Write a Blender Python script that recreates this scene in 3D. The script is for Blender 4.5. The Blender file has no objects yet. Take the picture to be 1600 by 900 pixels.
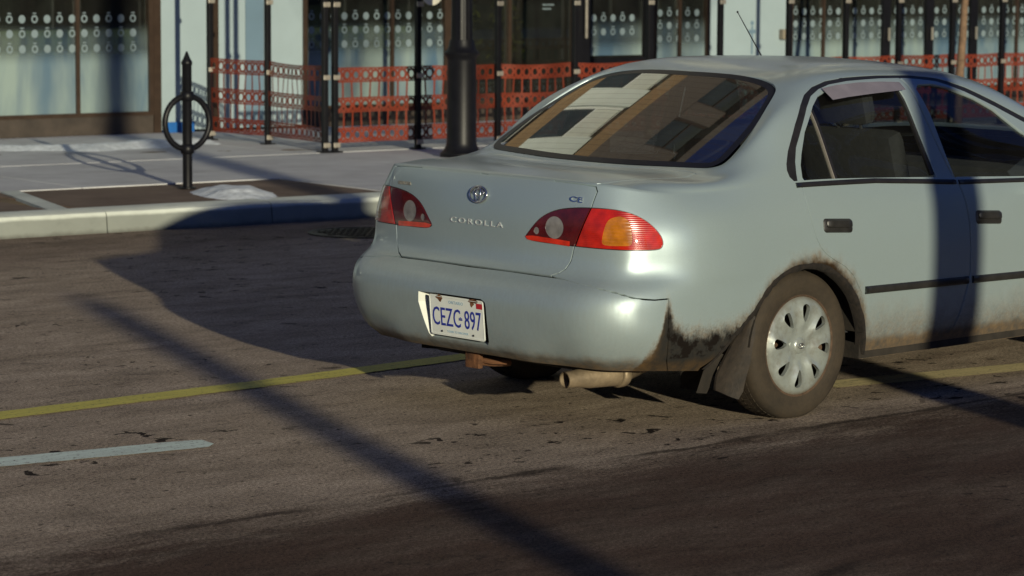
import bpy, bmesh, math, random
import numpy as np
from mathutils import Vector, Matrix
from mathutils.bvhtree import BVHTree
from mathutils.geometry import delaunay_2d_cdt
random.seed(7)
sc = bpy.context.scene
COL = sc.collection
# ---------------------------------------------------------------- camera
cam_d = bpy.data.cameras.new('camera'); cam = bpy.data.objects.new('camera', cam_d); COL.objects.link(cam)
FW = Vector((0.6884945, 0.7163695, -0.1130926)); RT = Vector((0.7214338, -0.6924599, 0.0057124)); UP = RT.cross(FW)
cam.matrix_world = Matrix(((RT.x, UP.x, -FW.x, -7.58883), (RT.y, UP.y, -FW.y, -8.19009), (RT.z, UP.z, -FW.z, 1.79145), (0, 0, 0, 1)))
cam_d.sensor_width = 36; cam_d.lens = 4600 / 1600 * 36; cam_d.clip_start = .5; cam_d.clip_end = 3000
cam_d.dof.use_dof = True; cam_d.dof.focus_distance = 11.2; cam_d.dof.aperture_fstop = 6.5
sc.camera = cam
# ---------------------------------------------------------------- light: low sun behind the camera's right shoulder
SUN_EL, SUN_AZ = 9.5, 66.3            # elevation; the light travels towards azimuth 66.3 deg (from +x to +y)
w = bpy.data.worlds.new('World'); sc.world = w; w.use_nodes = True
nt = w.node_tree; bg = nt.nodes['Background']
sky = nt.nodes.new('ShaderNodeTexSky'); sky.sky_type = 'NISHITA'; sky.sun_disc = False
sky.sun_elevation = math.radians(SUN_EL)
# sun direction vector = opposite of travel; rotation 0 is +y, clockwise
sx, sy = -math.cos(math.radians(SUN_AZ)), -math.sin(math.radians(SUN_AZ))
sky.sun_rotation = math.atan2(sx, sy)
sky.air_density = 1.0; sky.dust_density = .3; sky.ozone_density = 4.0
tn = nt.nodes.new('ShaderNodeMix'); tn.data_type = 'RGBA'; tn.blend_type = 'MULTIPLY'; tn.inputs[0].default_value = 1; tn.inputs[7].default_value = (.68, .83, 1.55, 1)
nt.links.new(sky.outputs[0], tn.inputs[6]); nt.links.new(tn.outputs[2], bg.inputs[0]); bg.inputs[1].default_value = .054
sl = bpy.data.lights.new('sun', 'SUN'); sl.energy = 4.9; sl.angle = math.radians(.55); sl.color = (1.0, .92, .68)
so = bpy.data.objects.new('sun', sl); COL.objects.link(so)
trav = Vector((-sx * math.cos(math.radians(SUN_EL)), -sy * math.cos(math.radians(SUN_EL)), -math.sin(math.radians(SUN_EL))))
so.rotation_euler = trav.to_track_quat('-Z', 'Y').to_euler(); so.location = (-10, -20, 12)
sc.view_settings.view_transform = 'Standard'; sc.view_settings.look = 'None'
sc.view_settings.exposure = -.15; sc.view_settings.gamma = 1
# ---------------------------------------------------------------- helpers
def obj(name, data, parent=None, mat=None):
    o = bpy.data.objects.new(name, data); COL.objects.link(o)
    if mat is not None and data is not None: data.materials.append(mat)
    if parent is not None: o.parent = parent
    return o
def mesh(name, V, F, mat=None, parent=None, smooth=False, loc=None, rot=None):
    me = bpy.data.meshes.new(name); me.from_pydata([tuple(v) for v in V], [], [tuple(f) for f in F]); me.update()
    if smooth: me.shade_smooth()
    o = obj(name, me, parent, mat)
    if loc is not None: o.location = loc
    if rot is not None: o.rotation_euler = rot
    return o
def thing(name, label, cat, loc=(0, 0, 0), rotz=0, group=None):
    o = bpy.data.objects.new(name, None); COL.objects.link(o); o.location = loc; o.rotation_euler = (0, 0, rotz)
    o['label'] = label; o['category'] = cat
    if group: o['group'] = group
    return o
def tag(o, label, cat, group=None):
    o['label'] = label; o['category'] = cat
    if group: o['group'] = group
    return o
def struct(o): o['kind'] = 'structure'; return o
def stuff(o): o['kind'] = 'stuff'; return o
class MB:
    def __init__(s): s.V = []; s.F = []
    def add(s, V, F):
        n = len(s.V); s.V += [tuple(v) for v in V]; s.F += [tuple(i + n for i in f) for f in F]; return s
    def box(s, a, b, bev=0, M=None):
        x0, y0, z0 = a; x1, y1, z1 = b
        if bev <= 0:
            V = [(x0,y0,z0),(x1,y0,z0),(x1,y1,z0),(x0,y1,z0),(x0,y0,z1),(x1,y0,z1),(x1,y1,z1),(x0,y1,z1)]
            F = [(0,3,2,1),(4,5,6,7),(0,1,5,4),(1,2,6,5),(2,3,7,6),(3,0,4,7)]
        else:
            bm = bmesh.new(); r = bmesh.ops.create_cube(bm, size=1)
            for v in bm.verts: v.co = Vector((x0 + (v.co.x + .5) * (x1 - x0), y0 + (v.co.y + .5) * (y1 - y0), z0 + (v.co.z + .5) * (z1 - z0)))
            bmesh.ops.bevel(bm, geom=list(bm.edges), offset=bev, segments=2, affect='EDGES', profile=.6)
            bm.verts.index_update(); V = [tuple(v.co) for v in bm.verts]; F = [[v.index for v in f.verts] for f in bm.faces]; bm.free()
        if M is not None: V = [tuple(M @ Vector(v)) for v in V]
        return s.add(V, F)
    def lathe(s, prof, n=24, axis='z', c=(0, 0, 0), a0=0, a1=2 * math.pi):
        full = abs(a1 - a0 - 2 * math.pi) < 1e-6; m = n if full else n + 1; V = []; F = []
        for r, h in prof:
            for k in range(m):
                t = a0 + (a1 - a0) * k / n
                p = (r * math.cos(t), r * math.sin(t), h)
                if axis == 'y': p = (p[0], p[2], p[1])
                if axis == 'x': p = (p[2], p[0], p[1])
                V.append((p[0] + c[0], p[1] + c[1], p[2] + c[2]))
        for i in range(len(prof) - 1):
            for k in range(n):
                k2 = (k + 1) % m
                f = (i*m+k, i*m+k2, (i+1)*m+k2, (i+1)*m+k)
                F.append(f if axis != 'y' else f[::-1])
        return s.add(V, F)
    def tube(s, pts, r, n=8, cap=True):
        pts = [Vector(p) for p in pts]; rs = r if isinstance(r, (list, tuple)) else [r] * len(pts)
        V = []; F = []; up = None
        for i, p in enumerate(pts):
            t = (pts[min(i + 1, len(pts) - 1)] - pts[max(i - 1, 0)]).normalized()
            if up is None: up = t.orthogonal().normalized()
            up = (up - t * up.dot(t)).normalized(); sd = t.cross(up)
            for k in range(n):
                a = 2 * math.pi * k / n; V.append(p + (up * math.cos(a) + sd * math.sin(a)) * rs[i])
        for i in range(len(pts) - 1):
            for k in range(n): F.append((i*n+k, i*n+(k+1)%n, (i+1)*n+(k+1)%n, (i+1)*n+k))
        if cap: F.append(tuple(range(n))[::-1]); F.append(tuple((len(pts)-1)*n+k for k in range(n)))
        return s.add(V, F)
    def build(s, name, mat=None, parent=None, smooth=False, loc=None, rot=None, auto=None):
        o = mesh(name, s.V, s.F, mat, parent, smooth, loc, rot)
        if auto is not None:
            o.data.shade_smooth(); o.data.set_sharp_from_angle(angle=math.radians(auto))
        return o
# ---------------------------------------------------------------- node helpers
class NT:
    def __init__(s, name):
        s.m = bpy.data.materials.new(name); s.m.use_nodes = True; s.t = s.m.node_tree; s.t.nodes.clear()
        s.out = s.t.nodes.new('ShaderNodeOutputMaterial')
    def n(s, typ, **k):
        nd = s.t.nodes.new(typ)
        for a, b in k.items(): setattr(nd, a, b)
        return nd
    def link(s, a, b): s.t.links.new(a, b)
    def setin(s, nd, key, v):
        if hasattr(v, 'is_output') or isinstance(v, bpy.types.NodeSocket): s.link(v, nd.inputs[key])
        else: nd.inputs[key].default_value = v
    def math(s, op, a, b=0.0, c=0.0, clamp=False):
        nd = s.n('ShaderNodeMath', operation=op, use_clamp=clamp)
        s.setin(nd, 0, a); s.setin(nd, 1, b)
        if op in ('MULTIPLY_ADD', 'SMOOTH_MIN'): s.setin(nd, 2, c)
        return nd.outputs[0]
    def sstep(s, v, a, b):
        t = s.math('MULTIPLY', s.math('SUBTRACT', v, a), 1.0 / (b - a), clamp=True)
        return s.math('MULTIPLY', s.math('MULTIPLY', t, t), s.math('SUBTRACT', 3.0, s.math('MULTIPLY', t, 2.0)))
    def obj(s): return s.n('ShaderNodeTexCoord').outputs['Object']
    def geo(s): return s.n('ShaderNodeNewGeometry')
    def sep(s, v):
        nd = s.n('ShaderNodeSeparateXYZ'); s.link(v, nd.inputs[0]); return nd.outputs
    def comb(s, x, y, z):
        nd = s.n('ShaderNodeCombineXYZ'); s.setin(nd, 0, x); s.setin(nd, 1, y); s.setin(nd, 2, z); return nd.outputs[0]
    def map(s, v, scale=(1, 1, 1), rot=(0, 0, 0), loc=(0, 0, 0)):
        nd = s.n('ShaderNodeMapping'); s.link(v, nd.inputs[0]); nd.inputs['Scale'].default_value = scale; nd.inputs['Rotation'].default_value = rot; nd.inputs['Location'].default_value = loc
        return nd.outputs[0]
    def noise(s, v, scale=5, detail=4, rough=.55, dist=0.0):
        nd = s.n('ShaderNodeTexNoise'); s.link(v, nd.inputs['Vector']); nd.inputs['Scale'].default_value = scale
        nd.inputs['Detail'].default_value = detail; nd.inputs['Roughness'].default_value = rough; nd.inputs['Distortion'].default_value = dist
        return nd.outputs[0]
    def ramp(s, v, stops, interp='LINEAR'):
        nd = s.n('ShaderNodeValToRGB'); s.link(v, nd.inputs[0]); cr = nd.color_ramp; cr.interpolation = interp
        while len(cr.elements) < len(stops): cr.elements.new(.5)
        for e, (p, c) in zip(cr.elements, stops):
            e.position = p; e.color = (c, c, c, 1) if isinstance(c, (int, float)) else (*c, 1)
        return nd.outputs[0]
    def mix(s, f, a, b, blend='MIX'):
        nd = s.n('ShaderNodeMix', data_type='RGBA', blend_type=blend)
        s.setin(nd, 0, f)
        for k, v in ((6, a), (7, b)):
            if isinstance(v, (tuple, list)): v = (*v, 1) if len(v) == 3 else v
            s.setin(nd, k, v)
        return nd.outputs[2]
    def bump(s, h, strength=.3, dist=.01):
        nd = s.n('ShaderNodeBump'); s.link(h, nd.inputs['Height']); nd.inputs['Strength'].default_value = strength; nd.inputs['Distance'].default_value = dist
        return nd.outputs[0]
    def bsdf(s, col, rough=.5, metal=0.0, normal=None, coat=0.0, coatr=.05, spec=.5, emit=None, alpha=None, **k):
        nd = s.n('ShaderNodeBsdfPrincipled')
        if isinstance(col, (tuple, list)): col = (*col, 1) if len(col) == 3 else col
        s.setin(nd, 'Base Color', col); s.setin(nd, 'Roughness', rough); s.setin(nd, 'Metallic', metal)
        s.setin(nd, 'Coat Weight', coat); s.setin(nd, 'Coat Roughness', coatr); s.setin(nd, 'Specular IOR Level', spec)
        if normal is not None: s.link(normal, nd.inputs['Normal'])
        if emit: nd.inputs['Emission Color'].default_value = (*emit[0], 1); nd.inputs['Emission Strength'].default_value = emit[1]
        if alpha is not None: s.setin(nd, 'Alpha', alpha)
        for a, b in k.items(): s.setin(nd, a.replace('_', ' '), b)
        return nd.outputs[0]
    def surf(s, sh): s.link(sh, s.out.inputs[0]); return s.m
def simple(name, col, rough=.5, metal=0, var=.12, scale=8, bump=0, coat=0, spec=.5, bscale=60):
    t = NT(name); o = t.obj(); n = t.noise(o, scale, 5, .6)
    lo = tuple(c * (1 - var) for c in col); hi = tuple(min(1, c * (1 + var)) for c in col)
    c = t.ramp(n, [(.3, lo), (.7, hi)])
    nm = t.bump(t.noise(o, bscale, 3, .6), bump, .004) if bump else None
    return t.surf(t.bsdf(c, rough, metal, nm, coat, spec=spec))
# ---------------------------------------------------------------- materials
def car_paint():
    t = NT('silver_car_paint'); o = t.obj(); x, y, z = t.sep(o)
    side = t.sstep(y, -.52, -.66)                                     # the right flank and right rear corner
    nz = t.noise(o, 14, 6, .65); streak = t.noise(t.map(o, (70, 70, 16)), 1, 4, .6); fine = t.noise(o, 90, 4, .7)
    xn = t.math('DIVIDE', x, 2.6)
    T = t.ramp(xn, [(.19/2.6, .20), (.25/2.6, .33), (.295/2.6, .515), (.33/2.6, .43), (.40/2.6, .385), (.60/2.6, .395), (.70/2.6, .43), (.80/2.6, .50), (.92/2.6, .55), (1.07/2.6, .60), (1.25/2.6, .56), (1.37/2.6, .45), (1.44/2.6, .36), (1.0, .34)], 'EASE')
    jig = t.math('MULTIPLY', t.math('SUBTRACT', t.math('ADD', nz, t.math('MULTIPLY', streak, .5)), .70), .10)
    d = t.math('SUBTRACT', t.math('ADD', T, jig), z)
    brown = t.math('MULTIPLY', t.math('MULTIPLY', t.sstep(t.math('ADD', d, t.math('MULTIPLY', t.math('SUBTRACT', fine, .5), .05)), -.06, .045), side), t.math('SUBTRACT', 1.0, t.math('MULTIPLY', t.sstep(x, 1.36, 1.55), .97)))
    behind = t.math('MULTIPLY', t.sstep(x, .22, .30), t.sstep(x, 1.0, .80))
    edge_low = t.math('ADD', .80, t.math('MULTIPLY', t.sstep(z, .25, .29), .20))
    black = t.math('MULTIPLY', t.math('MULTIPLY', t.math('MULTIPLY', t.sstep(d, -.005, .045), t.math('MULTIPLY', behind, t.math('SUBTRACT', 1.0, t.math('MULTIPLY', t.sstep(z, .30, .26), .45)))), side), t.math('ADD', .85, t.math('MULTIPLY', t.sstep(nz, .35, .6), .15)))
    # ring of grime round the rear arch, and road film low down everywhere
    dx = t.math('SUBTRACT', x, 1.065); dz = t.math('SUBTRACT', z, .285)
    r = t.math('SQRT', t.math('ADD', t.math('MULTIPLY', dx, dx), t.math('MULTIPLY', dz, dz)))
    ring = t.math('MULTIPLY', t.sstep(t.math('ADD', r, t.math('MULTIPLY', nz, .09)), .445, .365), side)
    ringd = t.math('MULTIPLY', t.sstep(t.math('ADD', r, t.math('MULTIPLY', nz, .06)), .385, .350), side)
    sidefilm = t.math('MULTIPLY', side, t.sstep(x, 1.2, 1.5)); film = t.math('MULTIPLY', t.sstep(t.math('ADD', z, t.math('ADD', t.math('MULTIPLY', nz, .10), t.math('MULTIPLY', t.noise(o, 3.5, 3, .5), .14))), .64, .36), t.math('ADD', .42, t.math('MULTIPLY', sidefilm, .42)))
    film = t.math('MULTIPLY', film, t.math('ADD', t.math('MULTIPLY', fine, .7), .5))
    rearfilm = t.math('MULTIPLY', t.math('MULTIPLY', t.sstep(x, .30, .12), t.sstep(z, .93, .3)), t.math('MULTIPLY', streak, .34))
    lowedge = t.math('MULTIPLY', t.sstep(t.math('ADD', z, t.math('MULTIPLY', nz, .06)), .385, .285), .90)
    dirt = t.math('MAXIMUM', t.math('MAXIMUM', t.math('MULTIPLY', brown, .97), ring), t.math('MAXIMUM', t.math('MAXIMUM', film, rearfilm), lowedge))
    dirt = t.math('MAXIMUM', dirt, black, clamp=True)
    dcol = t.ramp(t.noise(o, 30, 5, .7), [(.3, (.034, .020, .010)), (.55, (.095, .050, .014)), (.8, (.155, .088, .026))])
    dcol = t.mix(black, dcol, (.007, .005, .004))
    dcol = t.mix(t.math('MULTIPLY', ringd, .85), dcol, (.012, .008, .005))
    flake = t.noise(o, 900, 2, .5)
    base = t.ramp(flake, [(.3, (.305, .385, .405)), (.7, (.39, .485, .505))])
    base = t.mix(t.math('MULTIPLY', t.noise(o, 3, 5, .6), .25), base, (.34, .38, .37))
    col = t.mix(dirt, base, dcol)
    metal = t.math('MULTIPLY', t.math('SUBTRACT', 1.0, dirt), .42)
    rough = t.math('ADD', .33, t.math('MULTIPLY', dirt, .5))
    rough = t.math('ADD', rough, t.math('MULTIPLY', nz, .08))
    coat = t.math('MULTIPLY', t.math('SUBTRACT', 1.0, dirt), .65); specl = t.math('ADD', .12, t.math('MULTIPLY', t.math('SUBTRACT', 1.0, dirt), .38))
    nm = t.bump(t.math('ADD', t.math('MULTIPLY', t.noise(o, 2.2, 2, .5), .5), t.math('MULTIPLY', t.math('MULTIPLY', dirt, fine), .25)), .25, .01)
    ext = t.bsdf(col, rough, metal, nm, coat, .14, specl)
    ins = t.bsdf((.03, .03, .032), .9)
    ms = t.n('ShaderNodeMixShader'); t.link(t.geo().outputs['Backfacing'], ms.inputs[0]); t.link(ext, ms.inputs[1]); t.link(ins, ms.inputs[2])
    return t.surf(ms.outputs[0])
def glass(name, tint=(.55, .6, .58), rough=.02, dirty=.06, refl=1.1, lines=0):
    t = NT(name); o = t.obj()
    tr = t.n('ShaderNodeBsdfTransparent'); tr.inputs[0].default_value = (*tint, 1)
    gl = t.n('ShaderNodeBsdfGlossy'); gl.inputs['Roughness'].default_value = rough; gl.inputs[0].default_value = (.95, .97, 1, 1)
    fr = t.n('ShaderNodeFresnel'); fr.inputs[0].default_value = 1.55
    f2 = t.math('ADD', t.math('MULTIPLY', fr.outputs[0], refl), .02, clamp=True)
    m1 = t.n('ShaderNodeMixShader'); t.link(f2, m1.inputs[0]); t.link(tr.outputs[0], m1.inputs[1]); t.link(gl.outputs[0], m1.inputs[2])
    df = t.n('ShaderNodeBsdfDiffuse'); df.inputs[0].default_value = (.35, .33, .29, 1)
    d = t.math('MULTIPLY', t.noise(o, 6, 6, .7), dirty)
    m2 = t.n('ShaderNodeMixShader'); t.link(d, m2.inputs[0]); t.link(m1.outputs[0], m2.inputs[1]); t.link(df.outputs[0], m2.inputs[2])
    if not lines: return t.surf(m2.outputs[0])
    x, y, z = t.sep(o); ln = t.sstep(t.math('SINE', t.math('MULTIPLY', x, 2*math.pi/lines)), .90, .97)
    d3 = t.n('ShaderNodeBsdfDiffuse'); d3.inputs[0].default_value = (.045, .03, .022, 1); m3 = t.n('ShaderNodeMixShader'); t.link(t.math('MULTIPLY', ln, .22), m3.inputs[0]); t.link(m2.outputs[0], m3.inputs[1]); t.link(d3.outputs[0], m3.inputs[2])
    return t.surf(m3.outputs[0])
def lamp_plastic(name, col, depth=.0, ribs=0):
    t = NT(name); o = t.obj(); n = t.noise(o, 25, 3, .5)
    c = t.ramp(n, [(.3, tuple(a * .7 for a in col)), (.7, tuple(min(1, a * 1.25) for a in col))])
    nm = None
    if ribs:
        x, y, z = t.sep(o); wv = t.math('SINE', t.math('MULTIPLY', z, ribs)); nm = t.bump(wv, .18, .003)
    return t.surf(t.bsdf(c, .22, 0, nm, .9, .04))
def road_mat():
    t = NT('asphalt'); o = t.obj(); x, y, z = t.sep(o)
    big = t.noise(t.map(o, (.25, 1.1, 1)), 1, 4, .6); mid = t.noise(t.map(o, (.9, 3.2, 1)), 1, 5, .65)
    grain = t.noise(o, 75, 4, .75); g2 = t.noise(o, 300, 2, .6); blot = t.noise(t.map(o, (2.2, 4.5, 1)), 1, 6, .75)
    c = t.ramp(mid, [(.3, (.285, .225, .165)), (.7, (.41, .33, .25))])
    # dark, damp near lane beyond a ragged edge
    ed = t.math('ADD', y, t.math('ADD', t.math('MULTIPLY', t.math('SUBTRACT', t.noise(t.map(o, (.9, 3.5, 1)), 1, 8, .8, .5), .5), 1.5), t.math('MULTIPLY', t.math('SUBTRACT', grain, .5), .35)))
    near = t.math('MULTIPLY', t.sstep(ed, -.72, -1.30), t.math('ADD', .80, t.math('MULTIPLY', t.sstep(t.noise(t.map(o, (1.1, 2.2, 1)), 1, 5, .7), .35, .6), .20)))
    c = t.mix(t.math('MULTIPLY', near, .93), c, (.052, .028, .019))
    # the far lane along the kerb is stained too
    far = t.sstep(t.math('ADD', y, t.math('MULTIPLY', big, 1.2)), 5.9, 7.0)
    c = t.mix(t.math('MULTIPLY', far, .5), c, (.085, .052, .035))
    strk = t.noise(t.map(o, (.5, 3.2, 1)), 1, 6, .72, .4)
    c = t.mix(t.math('MULTIPLY', t.sstep(strk, .54, .70), .45), c, (.10, .065, .048))
    # two dark tar seams drawn along the lane
    for a_, b_, w_ in ((-.98, -.01, .022), (-2.62, .12, .03)):
        dl = t.math('ABSOLUTE', t.math('ADD', t.math('SUBTRACT', y, t.math('ADD', a_, t.math('MULTIPLY', x, b_))), t.math('MULTIPLY', t.math('SUBTRACT', t.noise(t.map(o, (1.5, 4, 1)), 1, 6, .8), .5), .22)))
        c = t.mix(t.math('MULTIPLY', t.math('MULTIPLY', t.sstep(dl, w_*1.6, w_*.3), t.sstep(t.noise(t.map(o, (1.1, 1, 1)), 1, 2, .5), .38, .55)), .8), c, (.030, .020, .015))
    # streaks and flecks of tar drawn out along the road
    fl = t.noise(t.map(o, (8, 10, 1)), 1, 3, .62, .5)
    fm = t.sstep(fl, .615, .65); clus = t.sstep(t.noise(t.map(o, (.6, .8, 1)), 1, 3, .5), .45, .60)
    c = t.mix(t.math('MULTIPLY', fm, clus), c, (.020, .013, .010))
    fl2 = t.noise(t.map(o, (19, 24, 1)), 1, 3, .6); c = t.mix(t.math('MULTIPLY', t.sstep(fl2, .64, .68), .75), c, (.022, .016, .012))
    # rubbed pale aggregate and speckle
    sp = t.math('ADD', t.math('MULTIPLY', grain, .9), t.math('MULTIPLY', g2, .7))
    c = t.mix(1.0, c, t.ramp(t.math('MULTIPLY', sp, .625), [(.38, .28), (.5, 1.0), (.62, 1.95)]), 'MULTIPLY')
    c = t.mix(1.0, c, t.ramp(blot, [(.3, .62), (.5, 1.0), (.7, 1.25)]), 'MULTIPLY')
    nm = t.bump(t.math('ADD', t.math('MULTIPLY', grain, .8), t.math('MULTIPLY', g2, .5)), .42, .006)
    return t.surf(t.bsdf(c, .9, 0, nm, spec=.12))
def line_mat(name, col):
    t = NT(name); o = t.obj(); grain = t.noise(o, 60, 4, .75); w = t.noise(t.map(o, (2, 30, 1)), 1, 5, .7)
    c = t.ramp(w, [(.3, tuple(a * .8 for a in col)), (.7, col)])
    a = t.math('MULTIPLY', t.sstep(t.math('ADD', grain, t.math('MULTIPLY', w, .35)), .50, .60), t.math('ADD', .85, t.math('MULTIPLY', t.sstep(t.noise(o, 4, 6, .8), .35, .6), .15)))
    c = t.mix(a, (.10, .08, .06), c)
    return t.surf(t.bsdf(c, .75, 0, t.bump(grain, .4, .004), spec=.25))
def concrete(name, lo, hi, stain=.3, face_dim_z=None):
    t = NT(name); o = t.obj()
    c = t.ramp(t.noise(o, 2.2, 7, .65), [(.3, lo), (.7, hi)])
    s = t.sstep(t.noise(t.map(o, (1.2, 4, 2)), 1, 6, .7), .52, .72)
    c = t.mix(t.math('MULTIPLY', s, stain), c, (.09, .075, .06))
    if face_dim_z:                                     # face below the edge painted darker against direct sun; road dirt at its foot
        x, y, z = t.sep(o); g = t.sstep(t.math('ADD', z, t.math('MULTIPLY', t.noise(o, 5, 5, .7), .02)), face_dim_z + .012, face_dim_z - .01)
        g2 = t.sstep(t.math('ADD', z, t.math('MULTIPLY', t.noise(o, 9, 5, .7), .05)), .06, .02)
        c = t.mix(t.math('MULTIPLY', g, .72), c, (.11, .12, .108)); c = t.mix(t.math('MULTIPLY', g2, .6), c, (.05, .042, .035))
    nm = t.bump(t.noise(o, 120, 4, .7), .3, .004)
    return t.surf(t.bsdf(c, .85, 0, nm, spec=.25))
M = {}
M['paint'] = car_paint()
M['glass'] = glass('car_window_glass', (.82, .87, .85), .02, .018, .8); M['rear_glass'] = glass('rear_window_glass', (.40, .44, .43), .018, .07, 2.3, .034)
M['shop_glass'] = glass('shop_window_glass', (.55, .62, .6), .02, .04)
M['black'] = simple('black_rubber', (.014, .013, .014), .42, 0, .3, 20)
M['gloss_black'] = simple('gloss_black', (.008, .009, .016), .32, 0, .2, 6, 0, 0, .3)
M['black_plastic'] = simple('black_plastic', (.022, .021, .020), .38, 0, .25, 25, .2)
M['under'] = simple('underbody', (.018, .014, .010), .9, 0, .5, 12, .5)
M['rust'] = simple('rusty_steel', (.13, .055, .022), .85, .1, .6, 25, .8)
M['rim'] = simple('brown_steel_rim', (.07, .042, .025), .8, .1, .5, 25, .5)
M['mufflr'] = simple('dusty_exhaust_steel', (.26, .20, .13), .55, .45, .35, 14, .4)
M['red'] = lamp_plastic('red_lamp_plastic', (.42, .014, .004), ribs=900)
M['dark_red'] = lamp_plastic('dark_red_lamp_plastic', (.075, .006, .006))
M['bright_red'] = lamp_plastic('bright_red_reflector', (.55, .025, .008))
M['amber'] = lamp_plastic('amber_lamp_plastic', (.42, .14, .010), ribs=500)
M['clear'] = lamp_plastic('clear_lamp_plastic', (.20, .19, .185))
M['chrome'] = simple('chrome', (.62, .62, .62), .12, .95, .1, 30)
M['badge'] = simple('badge_silver', (.50, .52, .52), .4, .3, .05, 12)
M['white_plate'] = simple('plate_white', (.72, .75, .70), .4, 0, .06, 12)
M['plate_blue'] = simple('plate_blue', (.02, .035, .28), .5, 0, .05, 12)
M['sticker_red'] = simple('validation_sticker', (.45, .02, .03), .5)
M['recess'] = simple('sunlit_recess_wall', (.60, .62, .56), .5, 0, .1, 12)  # sunlight on the recess walls put in as a paler colour
M['cabin'] = simple('dark_cabin_fabric', (.022, .022, .025), .9, 0, .35, 30, .3)
M['seat'] = simple('grey_seat_cloth', (.018, .018, .020), .95, 0, .3, 40, .4)
M['blue_cloth'] = simple('blue_cloth', (.01, .075, .20), .85, 0, .3, 14, .5)
M['asphalt'] = road_mat()
M['yellow'] = line_mat('yellow_road_paint', (.68, .61, .13)); M['white_line'] = line_mat('white_road_paint', (.76, .88, .78)); M['cream'] = line_mat('worn_yellow_road_paint', (.80, .68, .36))
M['kerb'] = concrete('kerb_concrete', (.46, .49, .45), (.62, .66, .60), .4, .118)
M['slab'] = concrete('pavement_concrete', (.42, .42, .43), (.58, .585, .59), .25)
M['bed'] = concrete('brown_paving', (.11, .075, .058), (.20, .145, .11), .5)
M['soil'] = concrete('soil', (.10, .07, .04), (.22, .16, .09), .5)
M['snow'] = simple('old_snow', (.62, .66, .70), .6, 0, .25, 18, .8, bscale=20)
M['crust'] = simple('mud_crust', (.009, .006, .004), .95, 0, .8, 45, 1.0)
M['flap'] = simple('dirty_mud_flap', (.020, .014, .009), .75, 0, .5, 25, .6)
M['iron'] = simple('black_painted_steel', (.006, .006, .008), .42, 0, .3, 10, .1, 0, .22)
M['orange'] = simple('orange_plastic_netting', (.15, .019, .004), .55, 0, .25, 6)
M['steel'] = simple('steel_clip', (.42, .38, .32), .4, .6, .2, 20)
def tyre_mat():
    t = NT('tyre_rubber'); o = t.obj(); x, y, z = t.sep(o)
    r = t.math('SQRT', t.math('ADD', t.math('MULTIPLY', x, x), t.math('MULTIPLY', z, z)))
    dust = t.ramp(t.noise(o, 9, 6, .75), [(.25, .15), (.75, .9)])
    c = t.mix(dust, (.018, .015, .012), (.058, .043, .028))
    rings = t.math('SINE', t.math('MULTIPLY', r, 420))
    nm = t.bump(t.math('ADD', t.math('MULTIPLY', rings, .15), t.noise(o, 120, 3, .7)), .35, .003)
    return t.surf(t.bsdf(c, .8, 0, nm, spec=.3))
M['tyre'] = tyre_mat()
def cap_mat():
    t = NT('silver_hubcap_plastic'); o = t.obj(); n = t.noise(o, 16, 6, .7)
    d = t.math('MULTIPLY', t.sstep(n, .42, .75), .55)
    r_ = t.math('SQRT', t.math('ADD', t.math('MULTIPLY', t.sep(o)[0], t.sep(o)[0]), t.math('MULTIPLY', t.sep(o)[2], t.sep(o)[2])))
    d = t.math('MAXIMUM', d, t.math('MULTIPLY', t.sstep(t.math('ADD', r_, t.math('MULTIPLY', n, .03)), .185, .212), .7))
    c = t.mix(d, (.38, .42, .40), (.15, .11, .065))
    return t.surf(t.bsdf(c, .32, .45, None, .3, .2))
M['hubcap'] = cap_mat()
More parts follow.
